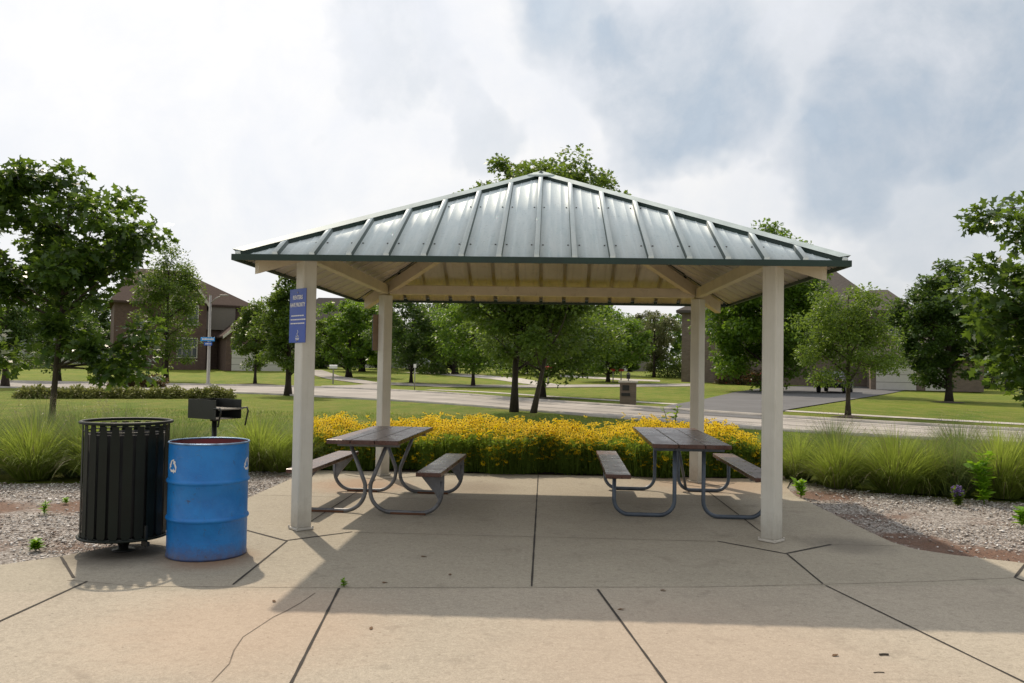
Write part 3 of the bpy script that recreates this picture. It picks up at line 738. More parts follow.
# ------------------------------------------------------------------ the picnic shelter
SX, SY, AO = 2.108, 1.8435, .492
EX, EY, EZ, PZ = SX+AO, SY+AO, 2.395, 3.635
def shelter():
    T = empty('picnic_shelter', (0, 0, 0), 0, 'open picnic shelter with four cream posts and a pale green metal hip roof', 'shelter')
    for sx in (-1, 1):
        for sy in (-1, 1):
            mb = MB(); s = .14
            mb.box((sx*SX, sy*SY, 1.23), (s, s, 2.42), math.pi/4, bev=.012)
            p = mb.build('post', M['post'], T)
            mb = MB(); mb.box((sx*SX, sy*SY, .013), (.168, .168, .02), math.pi/4, bev=.004)
            for kx in (-.11, .11): mb.tube([(sx*SX+kx, sy*SY, .02), (sx*SX+kx, sy*SY, .034)], .008, 6); mb.tube([(sx*SX, sy*SY+kx, .02), (sx*SX, sy*SY+kx, .034)], .008, 6)
            mb.build('base_plate', M['trim'], p)
    bz, bh, bw = 2.515, .125, .085
    for sy in (-1, 1):
        mb = MB(); mb.box((0, sy*SY, bz), (2*SX-.12, bw, bh), bev=.006); mb.build('header_beam', M['beam'], T)
    for sx in (-1, 1):
        mb = MB(); mb.box((sx*SX, 0, bz), (bw, 2*SY-.12, bh), bev=.006); mb.build('header_beam', M['beam'], T)
    for sx in (-1, 1):
        for sy in (-1, 1):
            mb = MB(); k0, k1 = .94, .03
            f = lambda k: (sx*EX*k, sy*EY*k, PZ-(PZ-EZ)*k-.115)
            mb.beam(f(k0), f(k1), .085, .14, plumb=True); mb.build('hip_rafter', M['beam'], T)
    # four sheet metal slopes: profile across the slope, clipped by the hips
    pitch = .32
    def profile(hw):
        xs = []
        K = int(hw/pitch)+1
        for k in range(-K, K+1):
            c = k*pitch
            xs += [(c-.026, 0), (c-.022, .040), (c+.022, .040), (c+.026, 0)]
            for q in (.107, .213): xs += [(c+q-.010, 0), (c+q, .0045), (c+q+.010, 0)]
        return [(x, h) for x, h in xs if -hw < x < hw]
    def slope(ax, sgn, hw, run, nm):
        # ax 0: slope faces +-y, across=x ; ax 1: faces +-x, across=y
        rise = PZ-EZ; L = math.hypot(run, rise); nz = run/L; no = rise/L
        pr = [(-hw+.001, 0)]+profile(hw)+[(hw-.001, 0)]
        V = []; 
        for dz, hsc in ((.0, 1.), (-.006, .97)):
            for x, h in pr:
                k = 1-abs(x)/hw           # 0 at the eave corner, 1 at peak
                for t in (0, k):
                    o_ = run*(1-t); z = EZ+rise*t+.022
                    hh = h*hsc+dz
                    V.append((x, o_+hh*no, z+hh*nz))
        n = len(pr); Fc = []; mi = []
        for i in range(n-1):
            a = 2*i; Fc.append((a, a+2, a+3, a+1)); mi.append(3 if abs(pr[i][1]-pr[i+1][1]) > .03 else 0)  # steep rib sides get the painted shade colour
            b = 2*n+2*i; Fc.append((b, b+1, b+3, b+2)); mi.append(1)
            Fc.append((a, b, b+2, a+2)); mi.append(0)
        for i, (x, h) in enumerate(pr):          # foam closures in the rib ends
            V.append((x, run, EZ+.012))
        c0 = 4*n
        for i in range(n-1): Fc.append((c0+i, c0+i+1, 2*(i+1), 2*i)); mi.append(2)
        V = np.array(V)
        if ax == 0: V = np.stack([V[:, 0], sgn*V[:, 1], V[:, 2]], 1)
        else: V = np.stack([sgn*V[:, 1], V[:, 0], V[:, 2]], 1)
        o = npmesh(nm, V, Fc, [M['roof'], M['soffit'], M['roof'], M['rib_shade']], T, mi)
        # screws on both sides of every rib
        mb = MB()
        K = int(hw/pitch)
        for k in range(-K, K+1):
            for t in (.13, .55):
                for d in (-.05, .05):
                    x = k*pitch+d
                    if abs(x) < hw*(1-t)-.1:
                        y = run*(1-t); z = EZ+rise*t+.022
                        c = Vector((x, sgn*(y+.004*no), z+.004*nz)) if ax == 0 else Vector((sgn*(y+.004*no), x, z+.004*nz))
                        mb.box(c, (.013, .013, .010))
        sc = mb.build('screws', M['screw'], o); sc['kind'] = 'stuff'
        # eave trim with drip lip
        mb = MB()
        a = [(-hw-.012, run+.006), (hw+.012, run+.006)]
        for (o0, o1, z0, z1) in ((run-.002, run+.016, EZ-.014, EZ+.038),):
            if ax == 0: mb.box((0, sgn*(o0+o1)/2, (z0+z1)/2), (2*hw+.03, o1-o0, z1-z0))
            else: mb.box((sgn*(o0+o1)/2, 0, (z0+z1)/2), (o1-o0, 2*hw-.006, z1-z0))
        mb.build('eave_trim', M['eave'], T)
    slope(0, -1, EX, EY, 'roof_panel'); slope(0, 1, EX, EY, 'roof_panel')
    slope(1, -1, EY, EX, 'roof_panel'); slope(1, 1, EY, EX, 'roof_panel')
    for sx in (-1, 1):
        for sy in (-1, 1):
            mb = MB(); e = Vector((sx*(EX+.01), sy*(EY+.01), EZ+.070)); p = Vector((0, 0, PZ+.070)); V = []
            w = .095; w1x = Vector((-sx*w*1.05, 0, -w*.0)); w1y = Vector((0, -sy*w*1.05, 0))
            # wings lie parallel to the two slopes
            for q in (e, p):
                for wv in (w1x, Vector((0, 0, .012)), w1y):
                    V.append(q+wv*(1 if q is e else 1)); 
            # wing directions across each slope keep the slope's plane
            V2 = []
            for q in (e, p):
                a = q+Vector((-sx*w, 0, 0)) ; b = q+Vector((0, -sy*w, 0))
                if q is p: a = q+Vector((-sx*w, 0, 0)); b = q+Vector((0, -sy*w, 0))
                a = a+Vector((0, 0, -.004)); b = b+Vector((0, 0, -.004)); V2 += [a, q+Vector((0, 0, .012)), b, a+Vector((0, 0, -.028)), b+Vector((0, 0, -.028))]
            mb.add(V2, [(0, 1, 6, 5), (1, 2, 7, 6)]); hc = mb.build('hip_cap', M['cap'], T)
            mb = MB(); k = .072; dz = Vector((0, 0, .07)); up = Vector((0, 0, .0))
            for dv, dn in ((Vector((-sx*k, 0, 0)), 0), (Vector((0, -sy*k, 0)), 1)):
                A = e+dv+up; B = p+dv+up
                mb.add([A, B, B-dz, A-dz], [(0, 1, 2, 3)])
            mb.build('gap_shade_strip', M['eave'], hc, recalc=False)  # strips fill the gap; their dark colour stands in for shade under the cap
    mb = MB(); w = .15; zb = PZ+.010
    mb.add([(-w, -w, zb), (w, -w, zb), (w, w, zb), (-w, w, zb), (0, 0, zb+.078), (-w, -w, zb-.02), (w, -w, zb-.02), (w, w, zb-.02), (-w, w, zb-.02)], [(0, 1, 4), (1, 2, 4), (2, 3, 4), (3, 0, 4), (0, 5, 6, 1), (1, 6, 7, 2), (2, 7, 8, 3), (3, 8, 5, 0)])
    mb.build('peak_cap', M['cap'], T)
    # blue rules sign on the front left post, same size sign on the back of the rear left post
    def sign(loc, rz, label, back):
        r = empty('notice_sign', loc, rz, label, 'sign')
        mb = MB(); mb.box((0, 0, 0), (.305, .004, .49), bev=.0015)
        plate = mb.build('sign_plate', M['sign'] if True else M['signback'], r)
        mb = MB(); mb.box((0, .0035, 0), (.303, .002, .488)); mb.build('plate_back', M['signback'], plate)
        rot = (math.pi/2, 0, 0)
        for s, z, sz, w in (('RENTERS', .165, .052, .18), ('HAVE PRIORITY', .098, .052, .275)):
            text_mesh('lettering', s, sz, M['white'], r, (0, -.0034, z), rot, w, bold=.0012)
        for z, w in ((.0, .23), (-.035, .25), (-.07, .25)):
            mb = MB(); x = -w/2; rr = random.Random(int(z*1000)+5)
            while x < w/2:
                l = rr.uniform(.015, .04); 
                mb.box((x+l/2, -.0034, z), (l, .001, .0105)); x += l+.005
            mb.build('small_print', M['white'], r)
        mb = MB()
        mb.tube([(0.005, -.0034, -.13), (.02, -.0034, -.15), (.0, -.0034, -.165), (.02, -.0034, -.185)], .003, 5)
        mb.tube([(-.02, -.0034, -.186), (.035, -.0034, -.186)], .003, 5)
        for z, w in ((-.205, .07), (-.218, .055)): mb.box((0.005, -.0034, z), (w, .001, .007))
        mb.build('emblem', M['white'], r)
        for z in (.21, -.225):
            mb = MB(); mb.lathe([(.0001, 0), (.008, 0), (.008, .004), (.0001, .004)], 10); b = mb.build('bolt', M['greysteel'], r); b.rotation_euler = (math.pi/2, 0, 0); b.location = (0, -.002, z)
        return r
    q = .14/2+.006; c = math.sqrt(.5)
    sign((-SX-q*c-.006, -SY-q*c-.035+.041, 1.935), -math.pi/4, 'blue rules sign with white lettering on front left shelter post', False)
    sign((-SX-q*c, SY+q*c, 1.93), -math.pi*3/4, 'tan backed sign plate on the far side of the rear left post', True)
shelter()

# ------------------------------------------------------------------ picnic tables
def table_left():
    T = empty('picnic_table', (-1.66, -.30, 0), R_(-2.5), 'brown plank picnic table with splayed crossing grey legs, behind the signed post', 'picnic table', 'picnic tables under the shelter')
    L = 1.86
    for k in (-1, 0, 1):
        mb = MB(); mb.box((k*.243, 0, .735), (.237, L, .042), bev=.006); mb.build('top_plank', M['wood'], T)
    for s in (-1, 1):
        mb = MB(); mb.box((s*.655, 0, .43), (.25, L-.08, .042), bev=.006); mb.build('seat_plank', M['wood'], T)
    for e in (-1, 1):
        y = e*.68
        mb = MB(); mb.box((0, y, .692), (.64, .04, .042), bev=.003)
        mb.build('top_bracket', M['tube'], T)
        for s in (-1, 1):
            pts = fillet([(s*.19, y, .70), (s*.026, y, .29), (s*.026, y, .021), (s*.755, y, .021), (s*.755, y, .34)], [.15, .21, .20], 9)
            # path: down and inwards, round the knee, flat on the slab, up to the seat
            mb = MB(); mb.tube(pts, .0205, 10); lg = mb.build('leg', M['tube'], T)
            mb = MB(); mb.box((s*.42, y, .012), (.36, .044, .022), bev=.003); mb.build('runner', M['rusty'], lg)
            mb = MB(); V = [(s*.53, y-.012, .408), (s*.78, y-.012, .408), (s*.78, y-.012, .24), (s*.735, y-.012, .14), (s*.69, y-.012, .22)]
            V += [(a, b+.024, c) for a, b, c in V]
            mb.add(V, [(0, 1, 2, 3, 4), (9, 8, 7, 6, 5)]+[(i, (i+1) % 5, 5+(i+1) % 5, 5+i) for i in range(5)]); mb.build('seat_gusset', M['tube'], T)
def table_right():
    T = empty('picnic_table', (1.575, .10, 0), R_(-1.), 'longer brown plank picnic table on upright looped blue grey legs, right side of the shelter', 'picnic table', 'picnic tables under the shelter')
    L = 2.3
    for k in (-1, 0, 1):
        mb = MB(); mb.box((k*.262, .06, .735), (.254, L, .042), bev=.006); mb.build('top_plank', M['wood'], T)
    for s in (-1, 1):
        mb = MB(); mb.box((s*.73, .0, .43), (.25, L, .042), bev=.006); mb.build('seat_plank', M['wood'], T)
    for e in (-1, 1):
        y = e*.90
        mb = MB(); mb.box((0, y, .693), (.70, .04, .04), bev=.003); mb.build('top_bracket', M['bluegrey'], T)
        for s in (-1, 1):
            pts = fillet([(s*.145, y, .70), (s*.145, y, .021), (s*.755, y, .021), (s*.755, y, .41)], [.15, .15], 8)
            mb = MB(); mb.tube(pts, .021, 10); mb.build('leg', M['bluegrey'], T)
            mb = MB(); mb.box((s*.71, y, .40), (.2, .045, .018), bev=.003); mb.build('seat_bracket', M['bluegrey'], T)
    mb = MB(); mb.tube([(.03, .22, .70), (.235, .89, .045)], .017, 8); mb.build('brace', M['bluegrey'], T)
table_left(); table_right()

# ------------------------------------------------------------------ litter basket and drum
def basket():
    T = empty('litter_basket', (-3.235, -2.83, 0), 0, 'round black litter basket of vertical metal slats on a short pedestal', 'trash can')
    R = .318; z0, z1 = .135, 1.02; n = 22
    for k in range(n):
        a = 2*math.pi*(k+.3)/n; w = .034
        mb = MB(); t = .005
        ns = 4; V = []
        prof = []
        zs = [(z0, .6), (z0+.03, 1), (z1-.12, 1), (z1-.06, .72), (z1-.02, .72)]
        for rr in (R, R-t):
            for z, q in zs:
                for s in (-1, 1):
                    aa = a+s*q*w/R; V.append((rr*math.cos(aa), rr*math.sin(aa), z))
        m = len(zs)*2; Fc = []
        for i in range(len(zs)-1):
            Fc += [(2*i, 2*i+1, 2*i+3, 2*i+2), (m+2*i, m+2*i+2, m+2*i+3, m+2*i+1), (2*i, 2*i+2, m+2*i+2, m+2*i), (2*i+1, m+2*i+1, m+2*i+3, 2*i+3)]
        mb.add(V, Fc); mb.build('slat', M['dkgreen'], T)
    for z, rr, tr in ((z1, R+.012, .016), (z0-.005, R+.010, .013), (z1-.07, R-.012, .006)):
        mb = MB(); prof = [(rr+tr*math.cos(b), z+tr*.8*math.sin(b)) for b in np.linspace(0, 2*math.pi, 9)[:-1]]
        mb.lathe(prof, 56, close=True); mb.build('rim' if z > .9 else 'hoop', M['dkgreen'], T)
    mb = MB(); mb.lathe([(R-.035, .15), (R-.035, .93), (R-.045, .93), (R-.045, .16), (.001, .16)], 48); mb.build('liner', M['liner'], T)
    mb = MB(); mb.lathe([(.001, z0-.012), (R-.01, z0-.012), (R-.01, z0+.005), (.001, z0+.005)], 40); mb.build('floor_plate', M['blackmetal'], T)
    for k in range(4):
        a = k*math.pi/2+.35; d = Vector((math.cos(a), math.sin(a), 0)); mb = MB(); V = []
        pr = [(.03, .02), (.045, .055), (.16, .12), (.03, .12)]
        sd = Vector((-d.y, d.x, 0))*.006
        V = [d*x+Vector((0, 0, z))+sd for x, z in pr]+[d*x+Vector((0, 0, z))-sd for x, z in pr]
        mb.add(V, [(0, 1, 2, 3), (7, 6, 5, 4)]+[(i, 4+i, 4+(i+1) % 4, (i+1) % 4) for i in range(4)]); mb.build('bracket', M['blackmetal'], T)
    mb = MB(); mb.lathe([(.001, 0), (.085, 0), (.085, .012), (.04, .016), (.04, .125), (.001, .125)], 24); mb.build('pedestal', M['blackmetal'], T)
    mb = MB(); mb.box((R*.80, -R*.55, .155), (.05, .025, .16), -.6, bev=.005); mb.box((R*.84, -R*.58, .10), (.09, .02, .03), -.6); mb.build('latch', M['blackmetal'], T)
basket()
def drum():
    T = empty('steel_drum', (-2.55, -2.86, 0), 0, 'open blue steel drum with white recycling marks and dark red inside', 'barrel')
    r = .298; H = .885; prof = [(.001, .012), (r-.012, .012), (r-.004, 0), (r+.004, .004), (r+.005, .018), (r, .026)]
    for zc in (.30, .585):
        for b in np.linspace(-1, 1, 9): prof.append((r+.013*math.cos(b*math.pi/2)**1.2, zc+b*.022))
    prof += [(r, H-.02), (r, H-.012)]
    mb = MB(); mb.lathe(prof, 72); b = mb.build('shell', M['drum'], T)
    mb = MB(); mb.lathe([(r-.001, H-.012), (r-.004, H-.02), (r-.004, .03), (.001, .03)], 64); mb.build('lining', M['drumin'], T)
    mb = MB(); mb.lathe([(r+.001+.007*math.cos(a), H-.006+.007*math.sin(a)) for a in np.linspace(0, 2*math.pi, 9)[:-1]], 72, close=True); mb.build('rim', M['rim'], T)
    # recycling marks: three bent arrows wrapped on the shell
    def wrap(x, z, a0): 
        a = a0+x/r; return ((r+.0018)*math.cos(a), (r+.0018)*math.sin(a), z)
    for a0 in (math.radians(-67.6-60), math.radians(-67.6+70), math.radians(120)):
        mb = MB(); zc = .705
        for k in range(3):
            th = k*2*math.pi/3
            def P(x, y): return wrap(x*math.cos(th)-y*math.sin(th), zc+x*math.sin(th)+y*math.cos(th), a0)
            s = .045
            arm = [(-.55*s, -.95*s), (.25*s, -.95*s), (.25*s, -.55*s), (-.75*s, -.55*s)]
            hd = [(.25*s, -1.2*s), (.8*s, -.75*s), (.25*s, -.3*s)]
            arm2 = [(-.55*s, -.95*s), (-.75*s, -.55*s), (-1.02*s, -.15*s), (-1.3*s, -.30*s)]
            for q in (arm, hd, arm2): mb.add([P(*p) for p in q], [list(range(len(q)))])
        mb.build('recycling_mark', M['white'], T, recalc=False)
    # faint old lettering ghost: left off
drum()

# ------------------------------------------------------------------ park grill
def grill():
    gx, gy, _ = at(216, 10.6)
    T = empty('park_grill', (gx, gy, -.02), R_(-28), 'black box park grill on a single post standing in the grasses behind the drum', 'grill')
    mb = MB(); mb.tube([(0, 0, 0), (0, 0, .78)], .032, 12); mb.tube([(0, 0, .76), (0, 0, .795)], .055, 12); mb.build('pedestal', M['blackmetal'], T)
    w, d, h, t = .52, .40, .24, .006; z = .80
    mb = MB()
    mb.box((0, 0, z), (w, d, t)); mb.box((-w/2, 0, z+h/2), (t, d, h)); mb.box((0, d/2, z+h/2), (w, t, h)); mb.box((0, -d/2, z+h/2), (w, t, h))
    mb.build('firebox', M['blackmetal'], T)
    mb = MB()
    for k in range(12): mb.box((.0+.045, -d/2+.03+k*.031, z+.125), (w-.02, .012, .01))
    mb.box((w/2+.04, 0, z+.125), (.018, d-.02, .018)); mb.box((-w/2+.05, 0, z+.125), (.012, d-.02, .012)); mb.build('grate', M['greysteel'], T)
    for s in (-1, 1):
        mb = MB(); mb.tube([(w/2-.02, s*(d/2+.015), z+.13), (w/2+.09, s*(d/2+.015), z+.14), (w/2+.11, s*(d/2+.015), z+.10), (w/2+.06, s*(d/2+.015), z-.09)], .011, 7); mb.build('grate_handle', M['blackmetal'], T)
grill()

# ------------------------------------------------------------------ ornamental grasses
def arcs(n, base, L, th0, bend, width, r, seg=6, az=None):
    az = r.uniform(0, 2*np.pi, n) if az is None else az
    t = np.linspace(0, 1, seg+1); th = th0[:, None]+bend[:, None]*t[None]**1.5
    st = (L/seg)[:, None]; dr = np.sin(th)*st; dz = np.cos(th)*st
    rad = np.concatenate([np.zeros((n, 1)), np.cumsum(dr[:, :-1], 1)], 1); z = np.concatenate([np.zeros((n, 1)), np.cumsum(dz[:, :-1], 1)], 1)
    P = np.stack([base[:, :1]+np.cos(az)[:, None]*rad, base[:, 1:2]+np.sin(az)[:, None]*rad, np.maximum(z, .015)], -1)
    tw = az+np.pi/2+r.normal(0, .6, n); w = width*r.uniform(.6, 1.3, n)[:, None]*(1-t**1.6*.95)[None]/2
    o = np.stack([np.cos(tw)[:, None]*w, np.sin(tw)[:, None]*w, w*0], -1)
    V = np.stack([P-o, P+o], 2).reshape(n, -1, 3); f = np.array([[2*i, 2*i+1, 2*i+3, 2*i+2] for i in range(seg)])
    return V.reshape(-1, 3), (f[None]+V.shape[1]*np.arange(n)[:, None, None]).reshape(-1, 4), P[:, -1]
def clump_mesh(seed, h, n, mat, plumes, th=.55, bd=1.9):
    r = np.random.default_rng(seed)
    az = r.uniform(0, 6.28, n); u = r.random(n); q = u**.6*.21; base = np.stack([np.cos(az)*q, np.sin(az)*q], 1)
    lob = 1+.14*np.sin(az*3+seed)+.08*np.sin(az*7+seed*2)
    L = h*lob*1.22*r.uniform(.55, 1.05, n); th0 = u*th*r.uniform(.5, 1.25, n)+.03; bend = (.35+bd*u**.8)*r.uniform(.4, 1.15, n)
    V, Fc, tip = arcs(n, base, L, th0, bend, .0078, r, 7, az+r.normal(0, .35, n))
    T = empty('fountain_grass')
    npmesh('blades', V, Fc, [mat, M['plume']], T, np.repeat((r.random(n) < .09).astype(int), 7))
    if plumes:
        m = plumes; b0 = r.normal(0, .05, (m, 2)); V1, F1, tip = arcs(m, b0, np.full(m, h*1.25)*r.uniform(.9, 1.1, m), r.uniform(.05, .35, m), r.uniform(.2, .7, m), .0035, r, 6)
        k = 12; cen = np.repeat(tip, k, 0)+r.normal(0, 1, (m*k, 3))*np.array([.014, .014, .04]); V2, F2 = leaves(cen, .018, 'oval', r, 1.)
        npmesh('seed_heads', np.concatenate([V1, V2]), np.concatenate([F1, F2+len(V1)]), M['plume'], T)
    return T
protoG = [clump_mesh(1, .92, 3000, M['fgrass'], 6, .55, 1.9), clump_mesh(2, .95, 2700, M['fgrass2'], 26, .5, 1.6), clump_mesh(3, .86, 3000, M['fgrass'], 12, .65, 2.1)]
spots = [
    # x, y, proto, scale, label
    (3.62, 2.45, 0, .78, 'smaller grass mound between the flower bed and the right front post'),
    (4.9, 1.42, 2, .86, 'bright drooping mound left of the fine grey green one on the right'),
    (6.05, 1.35, 0, .92, 'green mound directly left of the tall bright weed'),
    (-7.65, 1.5, 2, 1.0, 'drooping grass mound between the two leftmost mounds'),
    (-5.95, 1.25, 1, .9, 'seed headed mound squeezed between two green mounds left of the basket'),
    (-3.62, 2.1, 0, .7, 'low mound at the gravel right beside the signed post'),
    (-8.1, 1.2, 0, 1.0, 'green grass mound at the far left end of the left bed'),
    (-7.2, .95, 1, 1.0, 'feathery grass mound left of the oak trunk at the gravel edge'),
    (-6.35, .9, 0, 1.06, 'bright green arching grass mound at the gravel behind the litter basket'),
    (-5.55, 1.05, 2, .95, 'grass mound peeking just left of the litter basket'),
    (-6.9, 2.0, 1, 1.0, 'tan tipped grass mound in the second row near the oak'),
    (-5.9, 2.1, 1, 1.0, 'airy seed headed grass mound in the second row behind the basket'),
    (-4.75, 1.5, 1, .86, 'grass mound hidden behind the drum below the grill'),
    (-3.92, 2.15, 0, .92, 'leaning grass mound between the drum and the signed post'),
    (-3.35, 2.55, 2, .82, 'low grass mound touching the left edge of the patio behind the signed post'),
    (-4.15, 3.1, 1, .85, 'grey green grass mound behind the one beside the signed post'),
    (3.95, 1.75, 2, .86, 'grass mound nearest the right front post by the patio edge'),
    (4.55, 1.45, 0, .98, 'yellow green fountain grass mound second from the right front post'),
    (5.2, 1.3, 1, .88, 'fine grey green grass mound between two brighter mounds on the right'),
    (5.72, 1.2, 0, .93, 'arching fountain grass mound behind the middle of the right gravel'),
    (6.35, 1.15, 1, .98, 'grass mound behind the tall bright weed on the right'),
    (7.0, 1.05, 0, 1.08, 'tall fountain grass mound at the right edge of the photo'),
    (4.2, 2.7, 1, .9, 'rear row grass mound next to the yellow flowers on the right'),
    (5.0, 2.5, 2, .9, 'rear row grass mound with yellow green tips on the right'),
    (5.8, 2.35, 1, .95, 'rear row grey green grass mound, centre of the right bed'),
    (6.7, 2.3, 2, .95, 'rear row grass mound near the right edge of the photo'),
    (7.7, 2.1, 1, 1.0, 'rearmost grass mound touching the right photo edge'),
    (8.0, 1.1, 2, 1.0, 'fountain grass mound just past the tall one at the right edge'),
]
used = set()
for i, (x, y, p, s, lb) in enumerate(spots):
    o = protoG[p] if p not in used else copy_tree(protoG[p]); used.add(p)
    o.location = (x, y, -.02); o.rotation_euler = (0, 0, i*1.3); s *= (.95+.05*math.sin(i*3.7)); o.scale = (s, s, s*(.84+.06*math.sin(i*2.1)))
    tag(o, lb, 'ornamental grass', 'ornamental grass mounds in the beds beside the patio')

# ------------------------------------------------------------------ bed of yellow coneflowers
def flowers():
    mb = MB(); P = [(-3.5, 2.3), (3.8, 2.45), (4.0, 4.3), (-3.9, 4.1)]
    mb.add([(x, y, -.012) for x, y in P], [(0, 1, 2, 3)]); tag(mb.build('flower_bed_soil', M['soil'], recalc=False), kind='structure')
    r = np.random.default_rng(11)
    def samp(n, y0=2.36, y1=4.05):
        y = r.uniform(y0, y1, n); w0 = -3.30-.17*(y-2.3); w1 = 3.22+.0*(y-2.3); x = w0+(w1-w0)*r.random(n)
        return x, y
    def frn(x, y): return y+np.where(y < 3, (.10*np.sin(x*2.7)+.07*np.sin(x*6.1+1)+.04*np.sin(x*13.)-.02)*(3-y)/.65, 0)
    def top(x, y): return .475+.02*np.sin(x*9.+y*3)+.035*np.sin(x*2.1+y)+.03*np.sin(x*5.3-y*2.)+.06*np.clip((y-2.4)/.6, 0, 1)-.12*np.clip((x-2.9)/.5, 0, 1)
    VV = []; FF = []; MI = []; b = 0
    # stems and leafy mass
    n = 26000; x, y = samp(n); y = frn(x, np.where(r.random(n) < .35, 2.33+r.random(n)*.3, y))
    V, Fc, _ = blades(n, np.stack([x, y], 1), .45, .009, .22, .08, 3, r, .22); VV.append(V); FF.append(Fc); MI += [0]*len(Fc); b += len(V)
    n = 36000; x, y = samp(n); y = frn(x, np.where(r.random(n) < .45, 2.33+r.random(n)*.35, y)); z = r.random(n)**.8*top(x, y)*.98
    V, Fc = leaves(np.stack([x, y, z], 1), .06, 'oval', r, .7); VV.append(V); FF.append(Fc+b); MI += [0]*len(Fc); b += len(V)
    # blossoms: ring of petals and a dark cone
    n = 6800; x, y = samp(n, 2.38, 4.1)
    clus = np.sin(x*3.3+1)+np.sin(y*6+x*2.2)+np.sin(x*8.1-y*4)*.7; k = clus+r.normal(0, .9, n) > -1.15; x, y = x[k], y[k]; n = len(x)
    z = top(x, y)+r.normal(.03, .045, n); fr = (y < 2.7)&(r.random(n) < .55); z[fr] -= r.random(fr.sum())*.27; y = frn(x, y); z += np.where(r.random(n) < .12, r.uniform(.03, .10, n), 0)
    e_ = 1500; xe = r.uniform(-3.25, 3.2, e_); ye = frn(xe, r.uniform(2.33, 2.62, e_)); ze = r.uniform(.16, .52, e_)**.9*(.8+.3*np.sin(xe*1.7+1))*.95
    x = np.concatenate([x, xe]); y = np.concatenate([y, ye]); z = np.concatenate([z, ze]); n = len(x)
    R0 = r.uniform(.026, .042, n); tx = r.normal(0, .35, n); ty = r.normal(-.25, .35, n)
    NPt = 8
    for j in range(NPt):
        a = 2*np.pi*j/NPt+r.uniform(-.1, .1, n); ca, sa = np.cos(a), np.sin(a)
        def pt(rad, side, dz):
            px = rad*R0*ca-side*R0*sa; py = rad*R0*sa+side*R0*ca
            return np.stack([x+px, y+py, z+dz*R0-tx*px-ty*py], 1)
        V = np.stack([pt(.22, 0, .0), pt(.7, .27, -.03), pt(1.05, 0, -.25), pt(.7, -.27, -.03)], 1).reshape(-1, 3)
        Fc = np.arange(4)[None]+4*np.arange(n)[:, None]; VV.append(V); FF.append(Fc+b); MI += [1]*n; b += len(V)
    for q in range(4):
        a0, a1 = q*np.pi/2, (q+1)*np.pi/2
        c = np.stack([x, y, z+R0*.5], 1)
        e0 = np.stack([x+R0*.25*np.cos(a0), y+R0*.25*np.sin(a0), z+R0*.02], 1); e1 = np.stack([x+R0*.25*np.cos(a1), y+R0*.25*np.sin(a1), z+R0*.02], 1); em = (e0+e1)/2
        V = np.stack([c, e0, em, e1], 1).reshape(-1, 3); Fc = np.arange(4)[None]+4*np.arange(n)[:, None]; VV.append(V); FF.append(Fc+b); MI += [2]*n; b += len(V)
    tag(npmesh('yellow_coneflowers', np.concatenate(VV), np.concatenate(FF), [M['susanleaf'], M['petal'], M['eye']], None, MI), 'dense bed of yellow black eyed flowers along the back of the patio', 'flower bed', kind='stuff')
flowers()

# short lawn blades on the strip nearest the beds
def lawnblades():
    r = np.random.default_rng(5); n = 60000
    x = r.uniform(-13, 14, n); y = 2.6+r.random(n)**1.4*13
    keep = ~((y < 4.2) & (x > -3.9) & (x < 4.0)); x, y = x[keep], y[keep]
    P = near; yy = np.interp(x, P[np.argsort(P[:, 0]), 0], P[np.argsort(P[:, 0]), 1]); k = y < yy-.6; x, y = x[k], y[k]
    V, Fc, _ = blades(len(x), np.column_stack([x, y, np.full(len(x), -.03)]), .065, .012, .5, .15, 2, r, .35)
    tag(npmesh('lawn_blades', V, Fc, M['lawnblade']), 'short green lawn blades behind the planting beds', 'grass', kind='stuff')
lawnblades()

# ------------------------------------------------------------------ weeds and single plants
def stem_plant(name, loc, H, n, leafL, label, cat='weed', mat='weed', seed=0, stems=3, tip=None):
    r = np.random.default_rng(seed); T = empty(name, loc, 0, label, cat); mb = MB(); cen = []; dirs = []
    tips = []
    for s in range(stems):
        a = r.uniform(0, 6.28); ln = r.uniform(.05, .3); hh = H*r.uniform(.7, 1)
        pts = [np.array([math.cos(a)*ln*hh*t*t, math.sin(a)*ln*hh*t*t, hh*t]) for t in np.linspace(0, 1, 5)]
        mb.tube(pts, [.004+.004*H]*4+[.002], 5); tips.append(pts[-1])
        for k in range(n):
            t = .12+.88*(k+r.random())/n; p = np.array([np.interp(t, np.linspace(0, 1, 5), [q[j] for q in pts]) for j in range(3)]); b = k*2.4+s
            cen.append(p); dirs.append((math.cos(b), math.sin(b), .55))
    mb.build('stem', M[mat], T, recalc=False)
    V, Fc = leaves(np.array(cen), leafL, 'oval', r, .3, np.array(dirs)*2.2); npmesh('leaves', V, Fc, M[mat], T)
    if tip:
        for tp_ in tips:
            c = np.asarray(tp_)[None]+np.clip(r.normal(0, 1, (90, 3)), -1.5, 1.5)*np.array([.005, .005, .02]); V, Fc = leaves(c, .02, 'oval', r, 1.); npmesh('flower_spike', V, Fc, M[tip], T)
    return T
def g0(px, py): p = gp(px, py, -.015); return (p[0], p[1], -.015)
stem_plant('weed', g0(984, 505), .66, 34, .12, 'tall bright green weed standing against the grasses on the right gravel', seed=1, stems=4)
stem_plant('salvia', g0(958, 507), .22, 24, .06, 'low grey green plant with purple flower spikes beside the tall weed', 'plant', 'susanleaf', 2, 12, 'purple')
stem_plant('weed', g0(1022, 528), .22, 14, .10, 'leafy weed cut by the right edge of the photo on the gravel', seed=3, stems=4)
stem_plant('weed', g0(801, 498), .20, 12, .09, 'broad leaved weed at the patio edge right of the front right post', seed=4, stems=5)
